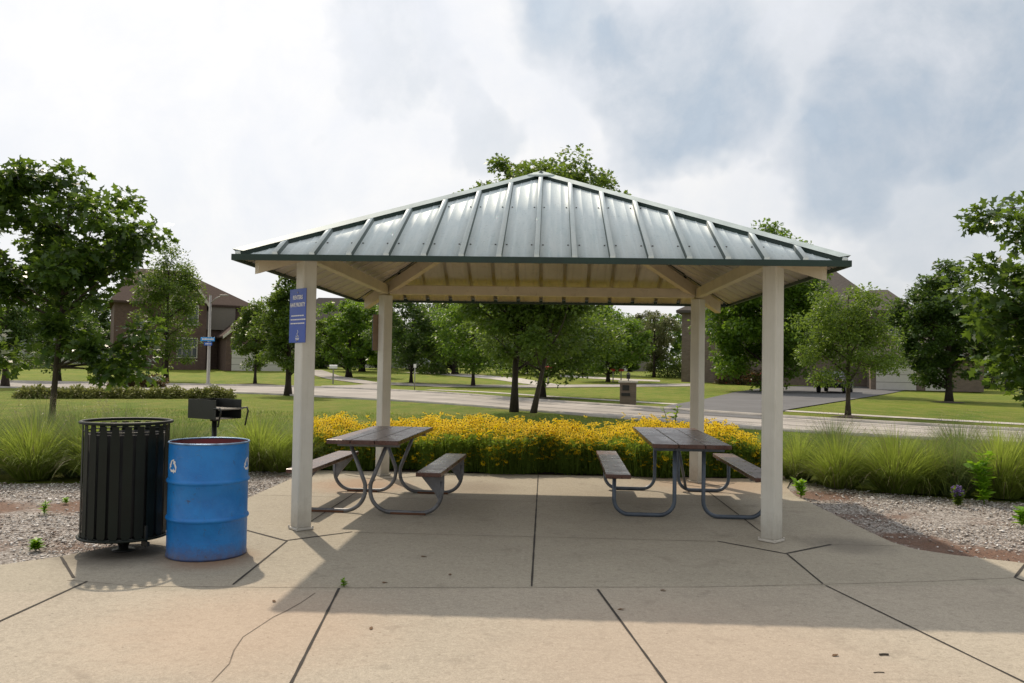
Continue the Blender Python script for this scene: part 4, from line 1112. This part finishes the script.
stem_plant('weed', g0(36, 551), .09, 14, .06, 'low spreading green weed on the gravel left of the basket', seed=5, stems=9)
stem_plant('weed', g0(44, 515), .14, 9, .05, 'small thin weed in the middle of the left gravel', seed=6, stems=4)
stem_plant('weed', g0(66, 504), .07, 6, .05, 'tiny weed tuft on the left gravel near the grasses', seed=7, stems=4)
stem_plant('weed', (-1.25, -3.70, 0), .05, 6, .035, 'tiny green sprig growing in the patio joint', seed=8, stems=5)
stem_plant('weed', (-2.45, 3.9, 0), .80, 12, .10, 'tall leafy stem rising out of the flowers beside the rear left post', seed=9, stems=1, mat='susanleaf')
stem_plant('weed', (2.15, 4.3, 0), .95, 16, .12, 'tall leafy stems rising out of the flowers left of the rear right post', seed=10, stems=3, mat='susanleaf')
stem_plant('weed', (-3.25, 2.25, -.01), .16, 10, .09, 'dark leafy weed at the left rear corner of the patio', seed=12, stems=5)

# litter and dry leaves on the slab
for (px, py, w, h, mt, lb) in ((884, 655.5, .05, .011, 'litter', 'dark stub of litter on the sunny slab at right'), (879, 673, .055, .005, 'litter', 'thin dark twig on the slab just below the litter stub')):
    p = gp(px, py); mb = MB(); mb.tube([(-w/2, 0, h/2+.0005), (0, .004, h/2+.001), (w/2, 0, h/2+.0005)], h/2, 6)
    tag(mb.build('litter', M[mt]), lb, 'litter'); o = C.objects[-1] if False else bpy.context.scene.objects[-1]
for o in [o for o in C.objects if o.name.startswith('litter') and o.type == 'MESH' and not o.parent]:
    pass
lit = [o for o in C.objects if o.name.split('.')[0] == 'litter']
for o, (px, py) in zip(sorted(lit, key=lambda o: o.name), ((884, 655.5), (879, 673))): p = gp(px, py); o.location = (p[0], p[1], 0); o.rotation_euler = (0, 0, .1)
dl = [((621, 610), 'brown dry leaf on the slab just right of the middle shadow edge'), ((371, 629), 'dry stick like leaf on the sunny slab left of centre'), ((424, 557), 'dry leaf in the shade below the left table'), ((450, 575), 'curled dry leaf in the shade left of the centre joint'), ((835, 656), 'lone brown leaf speck left of the litter stub'), ((274, 602), 'dry leaf at the tip of the roof shadow'), ((385, 583), 'small dry leaf near the green sprig'), ((663, 591), 'small dry leaf in the shade right of centre')]
for i, ((px, py), lb) in enumerate(dl):
    p = gp(px, py); s = .018; a = i*1.7; mb = MB()
    pts = [(-1.3, 0, .1), (-.3, .6, .35), (.8, .35, .15), (1.4, 0, .3), (.6, -.55, .4), (-.5, -.5, .15)]
    V = [(s*(x*math.cos(a)-y*math.sin(a)), s*(x*math.sin(a)+y*math.cos(a)), s*z+.001) for x, y, z in pts]; V += [(x*.98, y*.98, z+.0012) for x, y, z in V]
    mb.add(V, [list(range(6))[::-1], list(range(6, 12))]+[(i_, (i_+1) % 6, 6+(i_+1) % 6, 6+i_) for i_ in range(6)])
    o = tag(mb.build('dry_leaf', M['dryleaf']), lb, 'leaf', 'dry leaves scattered on the patio'); o.location = (p[0], p[1], 0)

# ------------------------------------------------------------------ trees
OAK = dict(kind='oak')
make_tree('oak_tree', (-9.37, 6.13, -.03), 5.4, 1.6, 1.62, M['oakleaf'], M['bark'], 8200, .195, .065, 'young oak tree with a slim trunk behind the left grasses', kind='oak', seed=5, off=(.33, 0), nclump=62, clump=.40, shell=.15, shape=1.05, extra=[(.8, -.2, 1.7), (1.3, 0, 1.45), (1.6, .2, 1.75), (1.05, .3, 1.3), (1.75, -.1, 1.4), (1.75, 0, 2.1), (.9, .4, 1.5), (-.9, 0, 1.5), (-1.3, 0, 1.9)])
make_tree('oak_tree', at(1090, 12.5)-np.array([0, 0, .03]), 4.75, 1.05, 2.1, M['oakleaf'], M['bark'], 9500, .18, .08, 'oak tree reaching into the photo from the right edge', kind='oak', seed=8, nclump=70, clump=.46, shell=.25, off=(-.1, 0), extra=[(-1.35, 0, 1.8), (-1.1, .1, 1.6), (-1.2, .2, 2.4), (-1.7, 0, 2.9), (-1.0, 0, 2.0), (-1.55, -.1, 2.4), (-1.6, 0, 3.2)])
G = 'young street trees on the lawns'
make_tree('street_tree', (-.98, 18.02, -.03), 9.05, 1.45, 2.45, M['midleaf'], M['barkdark'], 24000, .165, .12, 'forked tree directly behind the flower bed, left of the slanting thin trunk', kind='oak', seed=11, off=(.15, 0), nclump=120, clump=.55, shell=.2, fork=1, shape=1.0)
make_tree('street_tree', (-.34, 17.65, -.03), 8.45, 1.6, 2.6, M['midleaf'], M['bark'], 22000, .165, .085, 'tree with a thin slightly slanting trunk behind the flower bed', kind='oak', seed=14, lean=(.035, 0), off=(1.35, 0), nclump=125, clump=.55, shell=.2, shape=1.0)
def tr(name, base, top, bot, hw, leaf, label, seed, nl=6500, ls=.2, trw=.12, bark='barkdark', D=None, **kw):
    p = gp(*base) if D is None else at(base[0], D)
    D_ = (p[0]-CX)*Fv[0]+(p[1]-CY)*Fv[1]; k = FPX/D_
    hz = 364.9+(base[0]-512)*.0164
    zt = CH+(hz-top)/k-p[2]; zb = CH+(hz-bot)/k-p[2]
    kw.setdefault('clump', max(.4, hw/k*(.22+.06*math.sin(seed)))); kw.setdefault('nclump', 80+10*(seed % 4)); nl = int(nl*1.7); ls *= .72; kw.setdefault('kind', 'oak' if seed % 2 else 'oval')
    return make_tree(name, p-np.array([0, 0, .03]), zt, zb, hw/k*.86, M[leaf], M[bark], nl, ls, trw, label, seed=seed, **kw)
tr('street_tree', (543, 397), 295, 374, 84, 'midleaf', 'tree with a sturdy trunk across the street right of the slanting trunk', 21, 11000, .24, .13)
tr('street_tree', (473, 385.5), 296, 370, 54, 'mapleleaf', 'round tree across the street left of the forked tree, mulch ring at its foot', 22, 8500, .3, .13)
tr('street_tree', (411, 382.5), 292, 372, 50, 'darkleaf', 'dark tree just right of the rear left post, standing before the parked cars', 23, 8500, .3, .12)
tr('street_tree', (349, 373), 296, 370, 44, 'mapleleaf', 'broad green tree seen between the two left posts', 24, 9000, .42, .25, D=72)
tr('street_tree', (608, 381.5), 304, 373, 46, 'mapleleaf', 'bright green round tree behind the brick mailbox pillar', 25, 8000, .35, .16)
tr('pale_tree', (654, 377), 306, 372, 26, 'willow', 'pale feathery tree left of the rear right post', 26, 6000, .3, .15, shell=.1, nclump=50)
tr('maple_tree', (766, 391.5), 224, 386, 76, 'mapleleaf', 'big bright green maple behind the right front post', 27, 27000, .36, .2, nclump=190, shell=.3, shape=1.35, clump=1.05)
tr('street_tree', (848, 416), 272, 388, 62, 'paleleaf', 'loose yellow green tree on the verge right of the shelter', 28, 10000, .16, .085, bark='bark', nclump=80, shell=.1, clump=.5, shape=1.3)
tr('dark_tree', (949, 401), 258, 386, 62, 'darkleaf', 'dense dark tree on the lawn before the garage doors', 29, 18000, .27, .17, nclump=140, shape=1.35)
tr('street_tree', (288, 395), 272, 374, 36, 'midleaf', 'dark pointed tree directly left of the signed post', 30, 9500, .22, .15, shape=1.6, nclump=80)
tr('street_tree', (255, 383.5), 298, 374, 25, 'midleaf', 'small round tree in front of the brown house garage', 31, 6000, .24, .1)
tr('street_tree', (5, 386.5), 262, 366, 36, 'darkleaf', 'dark tree at the left edge of the photo beyond the lawn', 32, 8000, .24, .17)
tr('street_tree', (58, 381), 282, 368, 40, 'darkleaf', 'shadowed tree behind the young oak trunk', 33, 8000, .28, .17)
tr('street_tree', (166, 381), 244, 369, 42, 'midleaf', 'olive green tree right of the young oak in front of the brown house', 34, 9000, .26, .16, shape=1.4)
# wooded backdrop between the houses
bk = [(455, 84, 292, 40, 'midleaf', 'far green tree filling the gap left of the forked tree'), (525, 88, 290, 44, 'midleaf', 'far green tree in the gap between the two nearest trunks'), (585, 90, 300, 40, 'mapleleaf', 'far bright tree right of the slanting trunk, behind its crown'), (362, 88, 300, 34, 'mapleleaf', 'far bright tree left of the rear left post'), (20, 95, 300, 20, 'darkleaf', 'far dark tree at the left end of the background'), (92, 100, 292, 30, 'darkleaf', 'far dark tree behind the young oak'), (322, 98, 318, 20, 'midleaf', 'far tree just right of the signed post'), (382, 100, 305, 26, 'darkleaf', 'far dark tree behind the rear left post'), (437, 105, 300, 32, 'darkleaf', 'far dark tree left of centre behind the parked cars'), (505, 110, 300, 38, 'darkleaf', 'far dark tree behind the forked tree'), (575, 112, 304, 34, 'midleaf', 'far tree right of the slanting trunk'), (630, 118, 318, 28, 'midleaf', 'far tree behind the brick mailbox pillar'), (705, 95, 332, 22, 'darkleaf', 'far dark tree beside the pale brick house corner'), (995, 95, 318, 30, 'darkleaf', 'far dark tree right of the garage'), (1060, 90, 300, 36, 'darkleaf', 'far dark tree beyond the right photo edge')]
for i, (px, D, top, hw, lf, lb) in enumerate(bk):
    tr('background_tree', (px, 370), top, 369, hw*1.15, lf, lb, 50+i, 6000, .5, .3, D=D, group='trees far behind the lawns')

def treeline():
    r = np.random.default_rng(77); n = 60000; x = r.uniform(-190, 190, n); y = 128+r.uniform(0, 14, n)+.0008*x*x
    tp = 7.5+1.6*np.sin(x*.11)+1.2*np.sin(x*.29+1)+.8*np.sin(x*.7+y*.3); z = r.random(n)**.75*tp+.85
    V, Fc = leaves(np.stack([x, y, z], 1), 1.15, 'oak', r, .7)
    tag(npmesh('distant_treeline', V, Fc, M['darkleaf']), 'far off band of dark trees closing the view behind the houses', 'trees', kind='stuff')
treeline()
# shrubs
hb = [bush('hedge_shrub', (0, 0, 0), .62, .55, .5, M['daylily'], 1500, .13, 'x', seed=41)]
for i, px in enumerate(range(28, 232, 13)):
    p = gp(px, 397.5-.0*i); o = hb[0] if i == 0 else copy_tree(hb[0]); o.location = (p[0], p[1], -.03); o.rotation_euler = (0, 0, i*2.1); s = .82+.12*math.sin(i*1.9); o.scale = (s*1.0, s, s)
    words = ['leftmost', 'second', 'third', 'fourth', 'fifth', 'sixth', 'seventh', 'eighth', 'ninth', 'tenth', 'eleventh', 'twelfth', 'thirteenth', 'fourteenth', 'fifteenth', 'sixteenth']
    tag(o, 'low yellow green shrub, %s%s in the row along the street' % (words[i], '' if i == 0 else ' from the left'), 'shrub', 'row of low shrubs along the street')
bs = [((138, 387), 1.5, 1., .75, 'redbush', 'reddish brown shrub behind the row of low shrubs'), ((225, 367.5), 1.2, 1., .9, 'bush', 'clipped green shrub left of the brown house garage'), ((241, 368), 1.2, 1., .7, 'bush', 'low green shrub before the pale garage door'), ((178, 367), 2.0, 1.2, 1.4, 'bush', 'shrub under the lower window of the brown house'),
      ((196, 367), 1.6, 1.2, 1.7, 'darkleaf', 'dark shrub at the corner of the brown house'), ((684, 377.5), 2.2, 1.6, 2.2, 'bush', 'rounded green shrub left of the rear right post'), ((668, 377), 2.4, 1.8, 2.6, 'midleaf', 'taller dark shrub behind the pale tree'), ((735, 384), 1.8, 1.4, 1.5, 'redbush', 'shrub with red flowers right of the rear right post'), ((757, 385), 1.6, 1.3, 1.4, 'redbush', 'red flowering shrub close to the right front post'), ((716, 379), 1.6, 1.3, 1.3, 'bush', 'green shrub beside the rear right post'),
      ((970, 388), 1.2, 1.2, 2.2, 'darkleaf', 'dark upright evergreen shrub by the garage corner'), ((990, 388), 1.6, 1.2, 2.4, 'bush', 'bright green shrub behind the black fence'), ((12, 368), 3.5, 2, 2., 'bush', 'broad green hedge bush at the far left'), ((35, 367.5), 3.2, 2, 1.7, 'bush', 'second far hedge bush, nearer the oak trunk'), ((432, 374), 1.8, 1.5, 1.2, 'bush', 'small yellowish bush right of the parked cars')]
for i, (b, rx, ry, H, m, lb) in enumerate(bs):
    p = gp(*b); bush('shrub', p-np.array([0, 0, .03]), rx, ry, H, M[m], 2200, .2, lb, seed=60+i, flowers=(M['redp'], 90, .2) if 'red flower' in lb or 'with red' in lb else None)

# ------------------------------------------------------------------ houses
def window(mbp, T, x, z, w, h, y, cols=2, rows=2):
    mb = MB(); t = .09
    for s in (-1, 1): mb.box((x+s*w/2, y, z), (t, .09, h+t)); mb.box((x, y, z+s*h/2), (w-t, .09, t))
    for c in range(1, cols): mb.box((x-w/2+w*c/cols, y+.01, z), (.05, .05, h-t))
    for r_ in range(1, rows): mb.box((x, y+.015, z-h/2+h*r_/rows), (w-t, .04, .04))
    f = mb.build('window', M['trim'], T)
    mb = MB(); mb.box((x, y+.04, z), (w, .02, h)); mb.build('pane', M['glass'], f)
def hip(T, x0, x1, y0, y1, z, rise, mat, ov=.45, ridge=None, nm='roof'):
    x0 -= ov; x1 += ov; y0 -= ov; y1 += ov; d = (y1-y0)/2; ym = (y0+y1)/2
    r0, r1 = ridge or (x0+d, x1-d)
    mb = MB(); mb.add([(x0, y0, z), (x1, y0, z), (x1, y1, z), (x0, y1, z), (r0, ym, z+rise), (r1, ym, z+rise), (x0, y0, z-.22), (x1, y0, z-.22), (x1, y1, z-.22), (x0, y1, z-.22)],
                     [(0, 1, 5, 4), (1, 2, 5), (2, 3, 4, 5), (3, 0, 4), (0, 6, 7, 1), (1, 7, 8, 2), (2, 8, 9, 3), (3, 9, 6, 0), (9, 8, 7, 6)])
    return mb.build(nm, mat, T)
def gable(T, x0, x1, yf, yb, z, rise, roofm, wallm, ov=.4):
    xm = (x0+x1)/2
    mb = MB(); mb.prism([(x0, 0), (x1, 0), (xm, rise)], (1, 0, 0), (0, 0, 1), (0, 1, 0), yb-yf, (0, yf, z)); mb.build('gable_wall', wallm, T)
    s = rise/((x1-x0)/2); mb = MB()
    for sg in (-1, 1):
        e = xm+sg*((x1-x0)/2+ov); V = [(xm, yf-ov, z+rise+.03), (e, yf-ov, z-ov*s+.03), (e, yb, z-ov*s+.03), (xm, yb, z+rise+.03)]; V += [(a, b, c+.16) for a, b, c in V]
        mb.add(V, [(0, 1, 2, 3), (7, 6, 5, 4), (0, 4, 5, 1), (1, 5, 6, 2), (2, 6, 7, 3), (3, 7, 4, 0)])
    mb.build('gable_roof', roofm, T)
    mb = MB()
    for sg in (-1, 1):
        e = xm+sg*((x1-x0)/2+ov)
        mb.beam((xm, yf-ov-.03, z+rise+.06), (e, yf-ov-.03, z-ov*s+.06), .05, .24, plumb=True)
    mb.build('rake_board', M['trim'], T)
def garage_door(T, x, w, h, y):
    mb = MB()
    for k in range(4): mb.box((x, y, h*(k+.5)/4), (w, .05, h/4-.03))
    d = mb.build('garage_door', M['garage'], T)
    mb = MB()
    for k in range(4): mb.box((x-w*.375+k*w*.25, y-.03, h*.875), (w*.18, .02, h*.12))
    mb.build('pane', M['glass'], d)
# brown brick house behind the lamp post
D = 88.; k = FPX/D
p = at(225, D); H1 = empty('brick_house', (p[0], p[1], p[2]-.1), R_(30), 'brown brick two storey house with brown roof behind the lamp post', 'house')
X = lambda px: (px-225)/k
Zf = lambda py: CH+(360.2-py)/k-p[2]+.1
mb = MB(); mb.box((X(188), 6, Zf(305)/2), (X(252)-X(124), 11, Zf(305))); mb.build('wall', M['brick'], H1)
hip(H1, X(124), X(250), .5, 11.5, Zf(305), Zf(268)-Zf(305), M['shingle'], ridge=(X(140), X(187)))
mb = MB(); mb.box((X(216), .35, Zf(317)), (X(240)-X(204), .3, Zf(306)-Zf(332))); mb.build('siding_panel', M['siding'], H1)
mb = MB(); mb.box((X(187), -.6, Zf(306)/2), (X(204)-X(170), 3, Zf(306))); mb.build('bay_wall', M['brick'], H1)
gable(H1, X(170), X(204), -2.1, 5, Zf(306), Zf(279)-Zf(306), M['shingle'], M['brick'])
mb = MB(); mb.box((X(247), -2.6, Zf(336)/2), (X(276)-X(218), 6, Zf(336))); mb.build('garage_wall', M['brick'], H1)
gable(H1, X(218), X(276), -5.6, 1.5, Zf(336), Zf(311)-Zf(336), M['shingle'], M['brick'])
garage_door(H1, X(235), X(247)-X(223), Zf(346), -5.64)
garage_door(H1, X(262), X(274)-X(250), Zf(346), -5.64)
window(None, H1, X(191.5), Zf(317.5), 1.0, 2.0, -2.15); window(None, H1, X(187), Zf(349), 1.9, 2.0, -2.15, 4, 2)
# large house on the right
D = 68.; k2 = FPX/D; p2 = at(860, D); H2 = empty('brick_house', (p2[0], p2[1], p2[2]-.1), R_(-18), 'large grey brown brick house with white garage doors behind the right trees', 'house')
X = lambda px: (px-860)/k2
Zf = lambda py: CH+(370.6-py)/k2-p2[2]+.1
mb = MB(); mb.box(((X(683)+X(868))/2, 6, Zf(309)/2), (X(868)-X(683), 12, Zf(309))); mb.build('wall', M['tanbrick'], H2)
hip(H2, X(683), X(880), 0, 12, Zf(309), Zf(262)-Zf(309), M['greyshingle'], ridge=(X(760), X(838)))
mb = MB(); mb.box(((X(866)+X(904))/2, 3.6, Zf(312)/2), (X(904)-X(866), 9, Zf(312))); mb.build('wing_wall', M['tanbrick'], H2)
hip(H2, X(850), X(904), -.9, 8.1, Zf(311), Zf(286)-Zf(311), M['greyshingle'], ridge=(X(870), X(888)))
mb = MB(); mb.box(((X(866)+X(957))/2, -3., Zf(358)/2), (X(957)-X(866), 6, Zf(358))); mb.build('garage_wall', M['tanbrick'], H2)
hip(H2, X(866), X(957), -6., 0, Zf(357), Zf(338)-Zf(357), M['greyshingle'])
garage_door(H2, X(887), X(903)-X(870), 2.3, -6.04); garage_door(H2, X(921), X(931)-X(911), 2.3, -6.04)
for px in (714,): window(None, H2, X(px), Zf(322), .9, 1.7, -.04)
window(None, H2, X(891), Zf(326), 1.0, 1.5, -.95)
# two more houses further off
def far_house(px, D, w, hw, rise, label, wall, roof, zg=0):
    p = at(px, D); T = empty('distant_house', p-np.array([0, 0, .1]), 0, label, 'house')
    mb = MB(); mb.box((0, 4, hw/2), (w, 8, hw)); mb.build('wall', wall, T); hip(T, -w/2, w/2, 0, 8, hw, rise, roof)
    for x in (-w*.3, 0, w*.3): window(None, T, x, hw*.7, 1., 1.4, -.05)
    garage_door(T, w*.22, 3.5, 2.2, -.06)
far_house(338, 112, 16, 5.6, 4.2, 'house with a grey roof far behind the left posts', M['siding'], M['greyshingle'])
far_house(72, 104, 13, 2.4, 1.2, 'low pale house glimpsed behind the young oak trunk', M['garage'], M['greyshingle'])
far_house(590, 135, 20, 5.6, 3.2, 'distant house hidden behind the centre trees', M['siding'], M['greyshingle'])

# ------------------------------------------------------------------ street furniture
def lamp_post():
    p = gp(208, 385); k = 16.; T = empty('street_lamp', p, 0, 'tall grey street lamp with short arm in front of the brown house', 'lamp post')
    mb = MB(); mb.tube([(0, 0, 0), (0, 0, .12), (0, 0, .13), (0, 0, 5.45)], [.16, .16, .105, .07], 12); mb.build('pole', M['greysteel'], T)
    mb = MB(); mb.tube([(0, 0, 4.95), (.35, -.1, 5.25), (.75, -.2, 5.42)], .035, 8); mb.build('arm', M['greysteel'], T)
    mb = MB(); mb.box((.95, -.25, 5.45), (.5, .2, .09), -.27, bev=.02); mb.build('lamp_head', M['greysteel'], T)
    s = empty('street_name_sign', p+np.array([0, -.08, 2.62]), 0, 'two stacked blue street name blades on the grey lamp post', 'sign')
    mb = MB(); mb.box((-.05, -.03, .16), (.86, .012, .24), .05, bev=.004); mb.build('upper_blade', M['cyan'], s)
    mb = MB(); mb.box((-.02, -.03, -.12), (.62, .012, .2), -.35, bev=.004); mb.build('lower_blade', M['darkcyan'], s)
    for (z, w, h, x, a, y) in ((.16, .66, .11, -.05, .05, -.041), (-.12, .42, .07, -.02, -.35, -.041)):
        mb = MB(); q = -w/2; rr = random.Random(3)
        while q < w/2: l = rr.uniform(.04, .09); mb.box((x+(q+l/2)*math.cos(a), y+(q+l/2)*math.sin(a), z), (l, .004, h*rr.choice((1, .75))), a); q += l+.02
        mb.build('lettering', M['white'], s)
lamp_post()
def brick_mailbox():
    p = gp(628, 405.5); T = empty('mailbox_pillar', p, R_(-8), 'low brick mailbox pillar with a small lantern beside the asphalt driveway', 'mailbox')
    w = .62
    mb = MB(); mb.box((0, 0, .44), (w, w, .92)); c = mb.build('pillar', M['tanbrick'], T)
    mb = MB(); mb.box((0, 0, .935), (w+.12, w+.12, .07), bev=.01); mb.build('cap', M['pebble'], T)
    mb = MB(); mb.box((-.08, -w/2-.01, .70), (.26, .04, .20), bev=.01); mb.build('mailbox_door', M['blackmetal'], T)
    mb = MB(); mb.box((-.08, -w/2-.01, .44), (.34, .03, .12), bev=.01); mb.build('paper_slot', M['blackmetal'], T)
    mb = MB(); mb.tube([(0, 0, .97), (0, 0, 1.04)], .02, 8); mb.box((0, 0, 1.13), (.13, .13, .17)); mb.add([(-.1, -.1, 1.22), (.1, -.1, 1.22), (.1, .1, 1.22), (-.1, .1, 1.22), (0, 0, 1.32)], [(0, 1, 4), (1, 2, 4), (2, 3, 4), (3, 0, 4), (3, 2, 1, 0)]); mb.build('lantern', M['blackmetal'], T)
brick_mailbox()
def post_mailbox(px, py, mat, label, s=1.):
    p = gp(px, py); T = empty('mailbox', p, .2, label, 'mailbox')
    mb = MB(); mb.box((0, 0, .5*s), (.09*s, .09*s, 1.0*s)); mb.build('post', M['greysteel'], T)
    mb = MB(); pr = [(-.11*s, 0), (.11*s, 0), (.11*s, .13*s)]+[(.11*s*math.cos(a), .13*s+.11*s*math.sin(a)) for a in np.linspace(.3, math.pi-.3, 6)]+[(-.11*s, .13*s)]
    mb.prism(pr, (0, 1, 0), (0, 0, 1), (1, 0, 0), .5*s, (-.25*s, 0, 1.0*s)); mb.build('box', mat, T)
post_mailbox(333, 384, M['white'], 'white topped post mailbox on the grass island at left', 1.05)
post_mailbox(548, 384, M['redp'], 'red mailbox beyond the street, right of the slanting trunk', 1.1)
post_mailbox(613, 382, M['redp'], 'left red mailbox beyond the brick pillar', .9)
post_mailbox(621, 382, M['redp'], 'right red mailbox beyond the brick pillar', .9)
p = gp(414.5, 391.5); T = empty('marker_post', p, 0, 'thin dark marker post with white top on the verge across the street', 'post')
mb = MB(); mb.tube([(0, 0, 0), (0, 0, 1.3)], .028, 8); mb.build('pole', M['greysteel'], T); mb = MB(); mb.box((0, 0, 1.38), (.14, .03, .2), bev=.01); mb.build('plate', M['white'], T)
# black metal fence at the far right
p = gp(975, 390); q = gp(1040, 392); T = empty('metal_fence', (0, 0, 0), 0, 'black metal picket fence at the far right behind the lawn', 'fence')
n = 34; a = Vector(p); b = Vector(q)
for i in range(3):
    mb = MB(); c = a.lerp(b, i/2); mb.box((c.x, c.y, c.z+.65), (.3 if i == 1 else .12, .12, 1.35)); mb.build('post', M['blackmetal'], T)
mb = MB()
for i in range(n): c = a.lerp(b, (i+.5)/n); mb.tube([c, c+Vector((0, 0, 1.1))], .012, 4)
for z in (.2, 1.0): mb.beam(a+Vector((0, 0, z)), b+Vector((0, 0, z)), .03, .04)
mb.build('picket_panel', M['blackmetal'], T)
# low landscape stones beside the far shrubs
# cars
def car(px, D, rz, mat, label):
    p = at(px, D) if D else gp(*px); T = empty('parked_car', p, rz, label, 'car', None)
    pr = [(-2.2, .35), (2.15, .35), (2.25, .6), (2.15, .82), (1.25, .95), (.55, 1.42), (-.95, 1.45), (-1.75, 1.0), (-2.2, .95), (-2.28, .6)]
    mb = MB(); V = []; n = len(pr)
    for y, sc in ((-.86, 0), (-.80, 1), (.80, 1), (.86, 0)):
        for x, z in pr: V.append((x, y if z < 1.1 else y*.82, z))
    Fc = [list(range(n)), list(range(3*n, 4*n))[::-1]]
    for s in range(3): Fc += [(s*n+i, (s+1)*n+i, (s+1)*n+(i+1) % n, s*n+(i+1) % n) for i in range(n)]
    mb.add(V, Fc); mb.build('body', mat, T)
    for s in (-1, 1):
        mb = MB(); y = s*.80; V = [(1.05, s*.868, 1.0), (.5, s*.735, 1.36), (-.9, s*.735, 1.38), (-1.45, s*.868, 1.02)]; V += [(a_, b_-s*.02, c_) for a_, b_, c_ in V]; mb.add(V, [(0, 1, 2, 3), (7, 6, 5, 4)]); mb.build('side_window', M['glass'], T)
        for x in (-1.4, 1.38):
            mb = MB(); mb.tube([(x, s*.70, .33), (x, s*.89, .33)], .33, 18); w = mb.build('wheel', M['tyre'], T)
            mb = MB(); mb.tube([(x, s*.885, .33), (x, s*.90, .33)], .2, 14); mb.build('rim', M['greysteel'], w)
    mb = MB(); mb.add([(-1.0, -.6, 1.435), (-1.0, .6, 1.435), (-1.72, .7, 1.045), (-1.72, -.7, 1.045)], [(0, 1, 2, 3)]); mb.build('rear_window', M['glass'], T)
    mb = MB(); mb.add([(.6, -.6, 1.405), (.6, .6, 1.405), (1.22, .7, .985), (1.22, -.7, .985)], [(0, 1, 2, 3)]); mb.build('windscreen', M['glass'], T)
    for s in (-1, 1): mb = MB(); mb.box((-2.23, s*.62, .80), (.08, .32, .14)); mb.build('tail_lamp', M['lamp'], T)
    return T
car((835, 392.5), None, R_(62), M['blackcar'], 'black car on the asphalt driveway half hidden by the yellow green tree')
car(399, 92, R_(8), M['silver'], 'silver car behind the dark tree, left one of the parked pair')
car(421, 96, R_(4), M['silver'], 'silver car behind the dark tree, right one of the parked pair')
car(566, 104, R_(175), M['blackcar'], 'dark car far across the lawn right of the centre trees')
# mulch rings at the feet of the street trees
for (px, py, r_) in ((848, 416.5, .5), (949, 402, .8), (473, 386, 1.), (543, 398, .8), (255, 384, 1.2), (411, 383, 1.1)):
    p = gp(px, py); mb = MB(); V = [(0, 0, .05)]+[(r_*(1+.12*math.sin(3*a))*math.cos(a), r_*math.sin(a), -.02) for a in np.linspace(0, 2*math.pi, 17)[:-1]]
    mb.add(V, [(0, i+1, (i+1) % 16+1) for i in range(16)]); o = mb.build('mulch_ring', M['soil']); o.location = Vector(p); tag(o, kind='structure')
